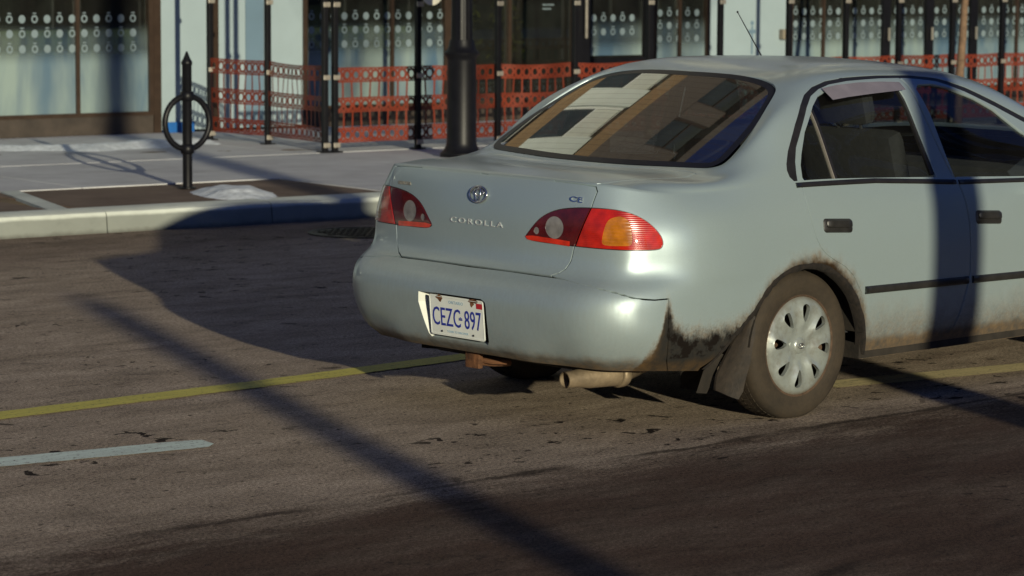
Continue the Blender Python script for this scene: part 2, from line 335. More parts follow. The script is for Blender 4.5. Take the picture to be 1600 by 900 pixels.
# ---- car body master surface (car frame: x forward from the rear bumper, y left, z up) ----
def smooth(a,b,t):
    t=min(max((t-a)/(b-a),0),1); return t*t*(3-2*t)
def lut(tab,z): return float(np.interp(z,[a for a,b in tab],[b for a,b in tab]))
XR=[(.20,.085),(.24,.07),(.27,.04),(.30,.012),(.36,-.008),(.42,-.018),(.48,-.022),(.53,-.008),(.56,.012),(.58,.036),(.60,.060),(.63,.079),(.68,.085),(.76,.087),(.83,.093),(.90,.108),(.925,.115),(.945,.125)]
SW=[(.19,.785),(.25,.812),(.30,.828),(.36,.838),(.42,.843),(.48,.846),(.53,.847),(.60,.847),(.68,.843),(.76,.833),(.83,.82),(.88,.803),(.925,.782)]
ZL=[.20,.25,.30,.36,.42,.48,.53,.565,.60,.68,.76,.83,.885,.925]
def a_col(k):
    body=[(0,0),(.003,.2),(.016,.38),(.035,.52),(.065,.64),(.11,.71),(.20,.765)]
    bump=[(0,0),(.002,.2),(.010,.38),(.022,.52),(.05,.64),(.105,.72),(.20,.785)]
    lip =[(0,0),(.002,.185),(.010,.35),(.022,.465),(.043,.55),(.085,.612),(.16,.665)]
    pts=[]
    if k<=6:
        zt=[.945,.945,.944,.943,.942,.936,.922][k]
        zb=.262+ (.0,.0,-.002,-.005,-.008,-.01,-.012)[k]
        for i,zl in enumerate(ZL):
            z=zb+(zl-.2)*(.30-zb)/(.10) if zl<.30 else zl
            if zl>.76: z=.76+(zl-.76)/(.165)*(zt-.76)
            w=smooth(.525,.625,z); w2=smooth(.70,1.02,z)/smooth(.70,1.02,.945); w2=min(w2,1)
            ox=bump[k][0]*(1-w)+body[k][0]*w; oy=bump[k][1]*(1-w)+body[k][1]*w
            ox=ox*(1-w2)+lip[k][0]*w2; oy=oy*(1-w2)+lip[k][1]*w2
            tuck=smooth(.36,.25,z) if z<.36 else 0
            q=max(0,(.43-z)/.14); oy*=1-(.045 if k>=3 else .02)*q**1.6; ox+=.02*q**1.6*(k>=3)
            pts.append((lut(XR,z)+ox,oy,z))
        return pts
    side={7:(.45,.905,.24,.985,.735),8:(.78,.915,.215,1,.768),9:(1.12,.925,.2,1,.782),10:(1.5,.915,.195,1,.785),11:(2.0,.895,.195,1,.785),
          12:(2.6,.87,.195,1,.783),13:(3.2,.85,.2,.998,.78),14:(3.7,.80,.2,.98,.755),15:(4.1,.72,.22,.90,.68)}
    if k<=15:
        x,zt,zb,fy,yt=side[k]
        for zl in ZL:
            t=(zl-.2)/(.725); z=zb+t*(zt-zb)
            if k<=12 and zl<=.76: z=zl if zl>=.30 else zb+(zl-.2)*(.30-zb)/.10
            if k<=12 and zl>.76: z=.76+(zl-.76)/.165*(zt-.76)
            y=lut(SW,.19+t*.735)*fy
            if zl>.76: 
                s=(zl-.76)/.165; y0=lut(SW,.76)*fy; y=y0-(y0-yt)*(s**1.5)
            pts.append((x,y,z))
        return pts
    fr={16:(4.24,.62),17:(4.32,.54),18:(4.37,.42),19:(4.40,.28),20:(4.415,.14),21:(4.42,0)}[k]
    for zl in ZL:
        t=(zl-.2)/.725; z=.24+t*(.70-.24)
        dx=-.05*max(0,(t-.55)/.45)**1.5-.03*max(0,(.15-t)/.15)
        pts.append((fr[0]+dx,fr[1],z))
    return pts
A_CTRL=[a_col(k) for k in range(22)]
def rear_glass_z(x,y): return .966+.59*(x-.655)-.06*(x-.655)**2-.10*y*y
def b_stations():
    top=[c[-1] for c in A_CTRL]
    S=[[top[6],top[5],top[4],top[3],top[2],top[1],top[0]]]
    U={7:[(.43,.717,.922),(.42,.688,.937),(.41,.635,.947),(.40,.50,.954),(.39,.27,.958),(.385,0,.959)],
       8:[(.765,.752,.937),(.75,.722,.955),(.742,.675,.965),(.72,.60,.970),(.675,.3,.968),(.655,0,.966)],
       9:[(1.10,.745,1.005),(1.07,.705,1.08),(1.04,.655,1.128),(1.02,.585,1.142),(1.0,.3,1.145),(.99,0,1.142)],
       10:[(1.47,.735,1.02),(1.42,.675,1.15),(1.38,.61,1.245),(1.33,.53,1.293),(1.30,.28,1.301),(1.29,0,1.296)],
       11:[(2.0,.735,1.01),(2.0,.672,1.15),(2.0,.605,1.265),(2.0,.50,1.320),(2.0,.27,1.346),(2.0,0,1.352)],
       12:[(2.6,.735,.99),(2.6,.68,1.085),(2.58,.62,1.18),(2.56,.52,1.238),(2.52,.28,1.265),(2.50,0,1.272)],
       13:[(3.2,.76,.88),(3.2,.735,.905),(3.2,.70,.925),(3.22,.60,.955),(3.28,.3,.985),(3.3,0,.99)],
       14:[(3.7,.72,.85),(3.7,.66,.87),(3.7,.58,.885),(3.7,.45,.895),(3.7,.25,.9),(3.7,0,.905)]}
    g=rear_glass_z
    U[9][2:]=[(1.04,.655,g(1.04,.655)+.004),(1.01,.585,g(1.01,.585)),(.975,.3,g(.975,.3)),(.96,0,g(.96,0))]
    U[10][3:]=[(1.31,.53,1.288),(1.28,.28,1.303),(1.262,0,g(1.262,0)-.004)]
    for k in range(7,15): S.append([top[k]]+U[k])
    S.append([top[k] for k in range(15,22)])
    return S
B_CTRL=b_stations()
def cspline(P,m,knots):
    """C2 interpolating cubic spline through rows of P, sampled m times per span"""
    P=np.array(P,float); n=len(P); h=np.diff(knots); A=np.zeros((n,n)); R=np.zeros_like(P)
    A[0,0]=A[-1,-1]=1
    for i in range(1,n-1):
        A[i,i-1]=h[i-1]; A[i,i]=2*(h[i-1]+h[i]); A[i,i+1]=h[i]
        R[i]=6*((P[i+1]-P[i])/h[i]-(P[i]-P[i-1])/h[i-1])
    D=np.linalg.solve(A,R); out=[]
    for i in range(n-1):
        for s in range(m):
            t=s/m*h[i]; u=h[i]-t
            out.append(D[i]*u**3/(6*h[i])+D[i+1]*t**3/(6*h[i])+(P[i]/h[i]-D[i]*h[i]/6)*u+(P[i+1]/h[i]-D[i+1]*h[i]/6)*t)
    out.append(P[-1]); return np.array(out)
def chord(C,axis):
    d=np.linalg.norm(np.diff(C,axis=axis),axis=2); d=d.mean(1-axis)**.8
    return np.concatenate([[0],np.cumsum(np.maximum(d,.012))])
def spline_grid(C,mi,mj):
    C=np.array(C,float); ki=chord(C,0); kj=chord(C,1)
    rows=cspline(C.reshape(len(C),-1),mi,ki).reshape(-1,C.shape[1],3)
    return np.array([cspline(r,mj,kj) for r in rows])
MI,MJ,MK=6,4,6
def mir(A): A=np.array(A,float); A=A.copy(); A[...,1]*=-1; return A
FA=np.concatenate([mir(A_CTRL)[::-1],np.array(A_CTRL)[1:]])          # front centre, right side, rear centre, left side, front centre
GA=spline_grid(FA,MI,MJ)
FB=np.concatenate([mir(B_CTRL),np.array(B_CTRL)[:,::-1][:,1:]],axis=1)  # stations x (right belt -> left belt)
GB=spline_grid(FB,MI,MK)
# the two sheets share the belt line, boot lip and nose: copy sheet A's edge on to sheet B
NC=MI*21; NS=GB.shape[0]; NJ=GB.shape[1]
def snapedge():
    for k in range(NS):
        for jj,ia in ((0,NC-6*MI-k),(NJ-1,NC+6*MI+k)):
            d=GA[ia,-1]-GB[k,jj]
            for q in range(7):
                j=jj+q if jj==0 else jj-q; GB[k,j]+=d*(1-q/7)
    for k in range(NJ):
        d=GA[NC-36+k,-1]-GB[0,k]
        for q in range(4): GB[q,k]+=d*(1-q/4)
snapedge()
# ---------------------------------------------------------------- sheets: cut panels out of the master surface
class Sheet:
    def __init__(s, G):
        s.G = G; s.ni, s.nj = G.shape[:2]
        du = np.gradient(G, axis=0); dv = np.gradient(G, axis=1); N = np.cross(du, dv)
        N /= np.linalg.norm(N, axis=2, keepdims=True) + 1e-12
        cen = np.array([1.9, 0, .5]); sgn = np.sign(((G - cen) * N).sum(2).sum()); s.N = N * sgn; s.flip = sgn < 0
        V = [Vector(p) for p in G.reshape(-1, 3)]; F = []; nj = s.nj
        for i in range(s.ni - 1):
            for j in range(nj - 1):
                a, b, c, d = i*nj+j, (i+1)*nj+j, (i+1)*nj+j+1, i*nj+j+1
                F += [(a, b, c), (a, c, d)]
        s.V = V; s.F = F; s.bvh = BVHTree.FromPolygons(V, F)
    def param(s, P):
        loc, nor, idx, dist = s.bvh.find_nearest(Vector(P))
        cell = idx // 2; i = cell // (s.nj - 1); j = cell % (s.nj - 1)
        f = s.F[idx]; a, b, c = (s.V[k] for k in f)
        v0, v1, v2 = b - a, c - a, loc - a
        d00, d01, d11, d20, d21 = v0.dot(v0), v0.dot(v1), v1.dot(v1), v2.dot(v0), v2.dot(v1)
        den = d00 * d11 - d01 * d01 + 1e-18
        v = (d11 * d20 - d01 * d21) / den; ww = (d00 * d21 - d01 * d20) / den
        pr = [(0, 0), (1, 0), (1, 1)] if idx % 2 == 0 else [(0, 0), (1, 1), (0, 1)]
        return (i + v * pr[1][0] + ww * pr[2][0], j + v * pr[1][1] + ww * pr[2][1])
    def ev(s, p, arr):
        i, j = min(max(p[0], 0), s.ni - 1 - 1e-9), min(max(p[1], 0), s.nj - 1 - 1e-9)
        a, b = int(i), int(j); u, v = i - a, j - b
        return (arr[a, b]*(1-u)*(1-v) + arr[a+1, b]*u*(1-v) + arr[a+1, b+1]*u*v + arr[a, b+1]*(1-u)*v)
    def pos(s, p): return s.ev(p, s.G)
    def nor(s, p):
        n = s.ev(p, s.N); return n / (np.linalg.norm(n) + 1e-12)
SA, SB = Sheet(GA), Sheet(GB)
# weld normals along the belt line and the boot lip, shared by both sheets
C0 = 126
def weld(ia, jb_i, jb_j):
    n = SA.N[ia, -1] + SB.N[jb_i, jb_j]; n /= np.linalg.norm(n); SA.N[ia, -1] = n; SB.N[jb_i, jb_j] = n
for k in range(0, 55):
    weld(C0 - 36 - k, k, 0); weld(C0 + 36 + k, k, SB.nj - 1)
for k in range(1, 72): weld(C0 - 36 + k, 0, k)
def dens(P, step=.012):
    out = []
    for a, b in zip(P, P[1:] + P[:1]):
        a = np.array(a, float); b = np.array(b, float); n = max(1, int(np.linalg.norm(b - a) / step))
        for k in range(n): out.append(tuple(a + (b - a) * k / n))
    return out
def curve(P, m=4, closed=True):
    P = [np.array(p, float) for p in P]; n = len(P); out = []
    for i in range(n if closed else n - 1):
        if closed: p0, p1, p2, p3 = P[i-1], P[i], P[(i+1) % n], P[(i+2) % n]
        else: p0, p1, p2, p3 = P[max(i-1, 0)], P[i], P[i+1], P[min(i+2, n-1)]
        for s_ in range(m):
            t = s_ / m; out.append(tuple(.5*((2*p1)+(p2-p0)*t+(2*p0-5*p1+4*p2-p3)*t*t+(-p0+3*p1-3*p2+p3)*t**3)))
    if not closed: out.append(tuple(P[-1]))
    return out
def offset3(sheet, P, d):
    """move a closed outline inwards (d>0) along the surface"""
    Q = [np.array(sheet.pos(sheet.param(p))) for p in P]; n = len(Q); Ns = [sheet.nor(sheet.param(p)) for p in P]
    cen = sum(Q) / n; out = []; tot = 0; dirs = []
    for i in range(n):
        t = Q[(i+1) % n] - Q[i-1]; t /= np.linalg.norm(t) + 1e-12; dd = np.cross(Ns[i], t); dirs.append(dd)
        tot += float(np.dot(dd, cen - Q[i]))
    sg = 1 if tot > 0 else -1
    return [tuple(q + dd * sg * d) for q, dd in zip(Q, dirs)]
def mirP(P): return [(x, -y, z) for x, y, z in P]
def poly(sheet, P, ext=None):
    """3D outline -> param polygon; ext = extra param points appended as they are"""
    q = [sheet.param(p) for p in dens(P)]
    if ext: q += ext
    return q
def inside(pts, pg):
    x, y = pts[:, 0], pts[:, 1]; c = np.zeros(len(pts), bool); P = np.array(pg); n = len(P)
    for i in range(n):
        x1, y1 = P[i]; x2, y2 = P[(i+1) % n]
        if y1 == y2: continue
        m = ((y1 > y) != (y2 > y)) & (x < (x2 - x1) * (y - y1) / (y2 - y1) + x1); c ^= m
    return c
def fill(sheet, inc, exc, off=0.0, flange=.014, box=None, sub=1):
    """triangulate (union of inc) minus (union of exc) in param space -> V, N, F (N per vertex)"""
    ni, nj = sheet.ni - 1, sheet.nj - 1
    if inc:
        A = np.array([p for g in inc for p in g]); lo = np.maximum(np.floor(A.min(0)), 0); hi = np.minimum(np.ceil(A.max(0)), [ni, nj])
    else: lo = np.array([0, 0]); hi = np.array([ni, nj])
    if box: lo = np.maximum(lo, box[0]); hi = np.minimum(hi, box[1])
    ii, jj = np.meshgrid(np.arange(lo[0], hi[0] + 1e-6, 1/sub), np.arange(lo[1], hi[1] + 1e-6, 1/sub), indexing='ij')
    g = np.stack([ii.ravel(), jj.ravel()], 1)
    keep = np.ones(len(g), bool)
    if inc:
        k = np.zeros(len(g), bool)
        for p in inc: k |= inside(g, p)
        keep &= k
    for p in exc: keep &= ~inside(g, p)
    bd = [(lo[0], lo[1]), (hi[0], lo[1]), (hi[0], hi[1]), (lo[0], hi[1])]
    verts = []; edges = []
    def addpoly(q):
        n = len(verts); verts.extend(Vector((float(a), float(b))) for a, b in q); m = len(q)
        edges.extend((n + i, n + (i + 1) % m) for i in range(m))
    bq = []
    for a, b in zip(bd, bd[1:] + bd[:1]):
        n = max(1, int(max(abs(a[0]-b[0]), abs(a[1]-b[1])) * sub)); bq += [(a[0]+(b[0]-a[0])*k/n, a[1]+(b[1]-a[1])*k/n) for k in range(n)]
    addpoly(bq)
    for q in list(inc) + list(exc): addpoly(q)
    # drop grid points very close to outlines
    O = np.array([(v.x, v.y) for v in verts]); gk = g[keep]
    if len(O):
        d = np.full(len(gk), 9.0)
        for s0 in range(0, len(O), 400):
            dd = ((gk[:, None] - O[None, s0:s0+400]) ** 2).sum(2).min(1); d = np.minimum(d, dd)
        gk = gk[d > .02 / sub / sub]
    verts.extend(Vector((float(a), float(b))) for a, b in gk)
    vo, eo, fo, *_ = delaunay_2d_cdt(verts, edges, [], 0, 1e-6)
    P = np.array([(v.x, v.y) for v in vo]); T = np.array([tuple(f) for f in fo])
    cen = P[T].mean(1)
    ok = (cen[:, 0] > lo[0]) & (cen[:, 0] < hi[0]) & (cen[:, 1] > lo[1]) & (cen[:, 1] < hi[1])
    if inc:
        k = np.zeros(len(T), bool)
        for p in inc: k |= inside(cen, p)
        ok &= k
    for p in exc: ok &= ~inside(cen, p)
    T = T[ok]; used = sorted(set(T.ravel())); mp = {u: i for i, u in enumerate(used)}
    V = []; N = []
    for u in used:
        n = sheet.nor(P[u]); V.append(np.array(sheet.pos(P[u])) + n * off); N.append(n)
    F = []
    for t in T:
        a, b, c = (mp[k] for k in t); nn = np.cross(V[b]-V[a], V[c]-V[a])
        if np.linalg.norm(nn) < 1e-10: continue
        F.append((a, b, c) if np.dot(nn, N[a] + N[b] + N[c]) > 0 else (a, c, b))
    if flange:
        cnt = {}
        for f in F:
            for e in ((f[0], f[1]), (f[1], f[2]), (f[2], f[0])): cnt[tuple(sorted(e))] = cnt.get(tuple(sorted(e)), []) + [e]
        for k, es in cnt.items():
            if len(es) != 1: continue
            a, b = es[0]; m = len(V)
            t = V[b] - V[a]; L = np.linalg.norm(t)
            if L < 1e-9: continue
            on = np.cross(t / L, N[a]); 
            V += [V[a], V[b], V[b] - N[b] * flange, V[a] - N[a] * flange]; N += [on * .8 + N[a] * .6, on * .8 + N[b] * .6, on, on]
            F.append((m + 1, m, m + 3, m + 2))
    return V, N, F
class Panel:
    def __init__(s): s.V = []; s.N = []; s.F = []
    def add(s, vnf):
        V, N, F = vnf; n = len(s.V); s.V += V; s.N += N; s.F += [tuple(i + n for i in f) for f in F]; return s
    def build(s, name, mat, parent):
        me = bpy.data.meshes.new(name); me.from_pydata([tuple(v) for v in s.V], [], s.F); me.update(); me.shade_smooth()
        me.normals_split_custom_set_from_vertices([tuple(Vector(n).normalized()) for n in s.N])
        return obj(name, me, parent, mat)
def mfill(P):   # mirrored copy of a Panel
    Q = Panel(); Q.V = [np.array(v) * [1, -1, 1] for v in P.V]; Q.N = [np.array(n) * [1, -1, 1] for n in P.N]; Q.F = [f[::-1] for f in P.F]; return Q
# ---------------------------------------------------------------- outlines in car coordinates (right side, mirrored for the left)
GAP = .0056
JT = SA.nj - 1
lamp = curve([(.092,-.262,.724),(.0945,-.278,.748),(.101,-.325,.797),(.107,-.374,.826),(.115,-.431,.843),(.127,-.501,.852),(.141,-.561,.855),(.161,-.613,.855),(.192,-.658,.85),(.227,-.693,.837),(.259,-.721,.816),(.283,-.744,.79),(.300,-.763,.761),(.307,-.771,.736),(.302,-.771,.715),(.28,-.761,.704),(.205,-.717,.7025),(.155,-.651,.7035),(.134,-.585,.704),(.118,-.503,.705),(.104,-.409,.707),(.094,-.299,.711)], 3)
split = [(.1415,-.562,.90),(.1415,-.562,.856),(.130,-.530,.78),(.117,-.500,.704),(.116,-.497,.66)]
def lamp_param(mirror=False):
    q = [SA.param(p) for p in (mirP(lamp) if mirror else lamp)]; return q
rwin_o = curve([(.657,0,.965),(.662,-.14,.966),(.675,-.28,.968),(.708,-.478,.968),(.730,-.575,.970),(.756,-.615,.978),(.792,-.629,.994),(.83,-.627,1.013),(.887,-.619,1.053),(1.0,-.598,1.129),(1.10,-.566,1.195),(1.173,-.538,1.240),(1.214,-.512,1.262),(1.245,-.468,1.276),(1.268,-.39,1.288),(1.276,-.27,1.297),(1.272,-.14,1.304),(1.268,0,1.306)], 3, closed=False)
def full_loop(half): return half + mirP(half[1:-1])[::-1]
RW = full_loop(rwin_o)
# boot lid: fascia part on sheet A, deck part on sheet B
trA_half = [(.123,0,.945),(.141,-.46,.942),(.163,-.560,.935),(.160,-.572,.915),(.1415,-.563,.856),(.117,-.499,.704),(.1165,-.488,.65),(.112,-.470,.612),(.098,-.449,.591),(.076,-.420,.583),(.073,-.36,.581),(.066,-.18,.580),(.064,0,.580)]
TRB_half = [(.123,0,.945),(.141,-.46,.942),(.175,-.567,.94),(.23,-.570,.945),(.40,-.587,.950),(.60,-.612,.960),(.668,-.600,.962),(.680,-.55,.963),(.655,-.3,.963),(.638,0,.963)]
SEAM = .302
bump_top_half = [(.064,0,.577),(.073,-.36,.578),(.076,-.424,.5795),(.085,-.50,.567),(.09,-.57,.549),(.11,-.65,.535),(.17,-.745,.530),(.24,-.80,.529),(.300,-.812,.530),(.300,-.812,.50),(.302,-.81,.42),(.315,-.80,.34),(.325,-.79,.29)]
trimo = [(1.060,-.789,.902),(1.034,-.783,.916),(1.009,-.771,.941),(1.006,-.758,.965),(1.015,-.748,.99),(1.046,-.728,1.036),(1.134,-.679,1.128),(1.215,-.634,1.198),(1.275,-.605,1.240),(1.352,-.581,1.271),(1.45,-.565,1.290),(1.582,-.558,1.299),(1.77,-.556,1.301),(1.968,-.558,1.298),(2.155,-.572,1.280),(2.31,-.600,1.240),(2.475,-.633,1.180),(2.649,-.663,1.108),(2.85,-.700,1.02),(3.05,-.740,.935),(3.10,-.765,.885),(3.05,-.79,.86)]
trimi = [(1.072,-.789,.905),(1.048,-.780,.925),(1.055,-.765,.955),(1.069,-.747,.997),(1.1,-.724,1.05),(1.176,-.684,1.127),(1.245,-.642,1.190),(1.305,-.614,1.234),(1.376,-.594,1.260),(1.451,-.582,1.275),(1.57,-.576,1.285),(1.77,-.574,1.288),(1.95,-.577,1.285),(2.13,-.588,1.267),(2.287,-.617,1.224),(2.46,-.647,1.160),(2.633,-.676,1.086),(2.83,-.713,.998),(3.0,-.748,.925),(3.04,-.768,.885),(3.0,-.79,.862)]
rglass = [(1.092,-.785,.905),(1.078,-.775,.935),(1.090,-.756,.981),(1.115,-.737,1.023),(1.175,-.699,1.103),(1.282,-.643,1.196),(1.345,-.618,1.235),(1.420,-.602,1.255),(1.535,-.597,1.268),(1.70,-.597,1.272),(1.816,-.602,1.270),(1.848,-.612,1.258),(1.862,-.640,1.21),(1.878,-.70,1.08),(1.897,-.76,.95),(1.905,-.790,.885)]
fglass = [(2.022,-.793,.878),(2.005,-.745,.985),(1.988,-.674,1.147),(1.960,-.622,1.245),(1.985,-.606,1.262),(2.08,-.603,1.262),(2.162,-.609,1.250),(2.25,-.622,1.225),(2.339,-.635,1.198),(2.447,-.656,1.148),(2.583,-.70,1.05),(2.78,-.74,.95),(2.86,-.765,.90),(2.84,-.79,.858)]
doorlowR = [(1.060,-.787,.912),(1.056,-.80,.87),(1.061,-.821,.819),(1.075,-.835,.76),(1.093,-.841,.707),(1.115,-.844,.67),(1.147,-.845,.641),(1.20,-.847,.612),(1.263,-.847,.584),(1.315,-.846,.545),(1.367,-.845,.475),(1.398,-.84,.38),(1.405,-.835,.30),(1.425,-.82,.272)]
ddgap = [(1.998,-.822,.282),(2.021,-.834,.345),(2.048,-.845,.43),(2.065,-.846,.501),(2.064,-.846,.60),(2.058,-.84,.711),(2.045,-.825,.80),(2.032,-.80,.862),(2.027,-.799,.872)]
ddup = [(2.027,-.799,.872),(2.010,-.783,.90),(1.975,-.735,1.01),(1.942,-.666,1.158),(1.915,-.60,1.268),(1.905,-.577,1.288)]
fdoor_front = [(3.02,-.79,.862),(3.06,-.81,.80),(3.075,-.84,.65),(3.07,-.846,.5),(3.05,-.84,.38),(3.02,-.82,.285)]
ARCH_R = curve([(1.445,-.80,.215),(1.415,-.83,.317),(1.352,-.84,.438),(1.300,-.84,.498),(1.226,-.84,.553),(1.140,-.84,.590),(1.045,-.84,.602),(.945,-.84,.592),(.866,-.84,.562),(.800,-.84,.512),(.745,-.84,.452),(.690,-.84,.405),(.638,-.84,.362),(.568,-.82,.296),(.505,-.79,.245)], 4, closed=False)
arch = lambda x0: ARCH_R if x0 < 2 else [(x0 + .325 * math.cos(math.radians(a)), -.84, .283 + .318 * math.sin(math.radians(a))) for a in range(-14, 196, 5)]
car = thing('car', 'silver four-door saloon car with road grime round its rear wheel, angled across the road lines', 'car')
car.rotation_euler = (.0111, 0, 0); car.location = (0, 0, .0089)
def both(fn):
    for s_ in (1, -1): fn(s_)
# polygons in param space ------------------------------------------------
def PA(P, m=False, ext=None):
    P = mirP(P) if m else P; return poly(SA, P, ext)
def arch_poly(x0, m):
    P = arch(x0); P = mirP(P) if m else P; q = [SA.param(p) for p in P]; return q + [(q[-1][0], -2), (q[0][0], -2)]
LampP = {m: lamp_param(m) for m in (False, True)}
trA = full_loop(trA_half); trA_p = [SA.param(p) for p in dens(trA, .01)]
# push the top of the fascia outline past the top row so that it is open there
trA_p = [(a, b if b < JT - .05 else JT + 1) for a, b in trA_p]
trB_p = [SB.param(p) for p in dens(full_loop(TRB_half), .01)]
trB_p = [(a if a > .05 else -1, b) for a, b in trB_p]
bt = bump_top_half; bl = mirP(bt)
bump_top = [SA.param(p) for p in dens(bt[::-1] + bl[1:], .01)[:-1] if True]
# dens closes the loop: cut the closing run
def open_dens(P, step=.01):
    out = []
    for a, b in zip(P[:-1], P[1:]):
        a = np.array(a, float); b = np.array(b, float); n = max(1, int(np.linalg.norm(b - a) / step))
        for k in range(n): out.append(tuple(a + (b - a) * k / n))
    return out + [tuple(P[-1])]
def bumper_poly(g):
    """g: gap pulled off the top and the ends"""
    half = [(x, y, z - g - (.004 if g else -.012) * (abs(y) < .45)) for x, y, z in bt[:9]] + [(x - g, y, z) for x, y, z in bt[9:]]
    half[8] = (half[8][0] - g, half[8][1], half[8][2])
    P = open_dens(half[::-1] + mirP(half)[1:]); q = [SA.param(p) for p in P]
    return [(q[0][0], -2)] + q + [(q[-1][0], -2)]
bump_p0, bump_p1 = bumper_poly(0), bumper_poly(GAP)
def door_polys(which, m, g):
    """lower polygon on A, upper polygon on B, pulled in by g"""
    if which == 'rear':
        lo = doorlowR; fr = ddgap
        lo2 = [(x + g, y, z) for x, y, z in lo]; fr2 = [(x - g, y, z) for x, y, z in fr]
        P = open_dens(lo2) + open_dens([lo2[-1], (lo2[-1][0] + .02, -.82, .276), fr2[0]]) + open_dens(fr2)
    else:
        lo2 = [(x + g, y, z) for x, y, z in ddgap[::-1]]; fr2 = [(x - g, y, z) for x, y, z in fdoor_front[::-1]]
        P = open_dens(lo2) + open_dens([lo2[-1], (2.1, -.82, .279), (2.9, -.82, .283), fr2[0]]) + open_dens(fr2)
    P = mirP(P) if m else P; q = [SA.param(p) for p in P]
    a = [(q[0][0], JT + 1.5)] + q + [(q[-1][0], JT + 1.5)]
    # upper frame
    up = [(x - g, y, z) for x, y, z in ddup] if which == 'rear' else [(x + g, y, z) for x, y, z in ddup]
    if which == 'rear':
        T = [p for p in trimi if p[0] < 1.91]; Q = open_dens(T) + open_dens([T[-1]] + up[::-1])
        Q = [p for p in Q]
    else:
        T = [p for p in trimi if p[0] > 1.93]; Q = open_dens(up) + open_dens([up[-1]] + T)
    Q = mirP(Q) if m else Q; r = [SB.param(p) for p in Q]
    e = -1.5 if not m else SB.nj + .5
    edge = lambda j: (j < .6) if not m else (j > SB.nj - 1.6)
    # open towards the belt: extend first and last points beyond the sheet edge
    b = [(r[0][0], e)] + r + [(r[-1][0], e)]
    return a, b
def open_belt(P, m):
    """outline on B open at the belt"""
    Q = open_dens(mirP(P) if m else P); r = [SB.param(p) for p in Q]; e = -1.5 if not m else SB.nj + .5
    return [(r[0][0], e)] + r + [(r[-1][0], e)]
DR, DF, TO, TI, RG, FG = {}, {}, {}, {}, {}, {}
for m in (False, True):
    DR[m] = (door_polys('rear', m, 0), door_polys('rear', m, GAP)); DF[m] = (door_polys('front', m, 0), door_polys('front', m, GAP))
    TO[m] = open_belt(trimo, m); TI[m] = open_belt(trimi, m); RG[m] = open_belt(rglass, m); FG[m] = open_belt(fglass, m)
RWp = [SB.param(p) for p in dens(RW, .012)]
RWi = [SB.param(p) for p in dens(offset3(SB, RW, .030), .012)]
wsh_half = curve([(3.22,0,.985),(3.19,-.3,.975),(3.12,-.58,.955),(3.08,-.655,.945),(3.02,-.675,.955),(2.80,-.62,1.06),(2.66,-.575,1.14),(2.58,-.53,1.20),(2.53,-.45,1.235),(2.49,-.25,1.262),(2.48,0,1.268)], 3, closed=False)
WS = [SB.param(p) for p in dens(full_loop(wsh_half), .015)]
hood_half = [(3.35,0,.975),(3.33,-.4,.955),(3.30,-.62,.93),(3.45,-.655,.91),(3.8,-.60,.865),(4.05,-.54,.80),(4.20,-.50,.745),(4.28,-.3,.735),(4.30,0,.73)]
HD = [SB.param(p) for p in dens(full_loop(hood_half), .02)]
HD1 = [SB.param(p) for p in dens(offset3(SB, full_loop(hood_half), GAP), .02)]
# ---------------------------------------------------------------- body shell
def lower_exc():
    e = [LampP[False], LampP[True], trA_p, bump_p0]
    for m in (False, True): e += [DR[m][0][0], DF[m][0][0], arch_poly(1.065, m), arch_poly(3.53, m)]
    return e
body = Panel()
body.add(fill(SA, [], lower_exc()))
body.add(fill(SB, [], [trB_p, RWp, WS, HD, TO[False], TO[True]]))
body_o = body.build('body', M['paint'], car)
# ---------------------------------------------------------------- boot lid
def shrink(sheet, q, g):
    """pull a closed param polygon in by g metres"""
    P = [sheet.pos(a) for a in q]; Ns = [sheet.nor(a) for a in q]; n = len(P); cen = sum(P) / n; dirs = []; tot = 0
    for i in range(n):
        t = P[(i+1) % n] - P[i-1]; t = t / (np.linalg.norm(t) + 1e-12); d = np.cross(Ns[i], t); dirs.append(d); tot += float(np.dot(d, cen - P[i]))
    sg = 1 if tot > 0 else -1; out = []
    for a, p, d in zip(q, P, dirs):
        if a[0] < 0 or a[1] < 0 or a[0] > sheet.ni - 1 or a[1] > sheet.nj - 1: out.append(a)
        else: out.append(sheet.param(p + d * sg * g))
    return out
trA_1, trB_1 = shrink(SA, trA_p, GAP), shrink(SB, trB_p, GAP)
lid = Panel(); lid.add(fill(SA, [trA_1], [LampP[False], LampP[True]], flange=.012)); lid.add(fill(SB, [trB_1], [], flange=.012))
lid_o = lid.build('boot_lid', M['paint'], car)
# ---------------------------------------------------------------- rear bumper with number plate recess
rec = [(-.02,.212,.480),(-.02,.10,.484),(-.02,-.14,.484),(-.021,-.162,.474),(-.02,-.168,.455),(-.01,-.168,.37),(.005,-.162,.322),(.01,-.15,.306),(.01,.165,.306),(.005,.176,.318),(-.01,.194,.38),(-.02,.214,.44)]
rec_p = [SA.param(p) for p in dens(rec, .01)]
RZ = min(b for a, b in rec_p)
rec_p = [(a, b if b > .3 else -2) for a, b in rec_p]
bp_ = Panel(); bp_.add(fill(SA, [bump_p1], [arch_poly(1.065, False), arch_poly(1.065, True), rec_p], flange=.02))
bump_o = bp_.build('rear_bumper', M['paint'], car)
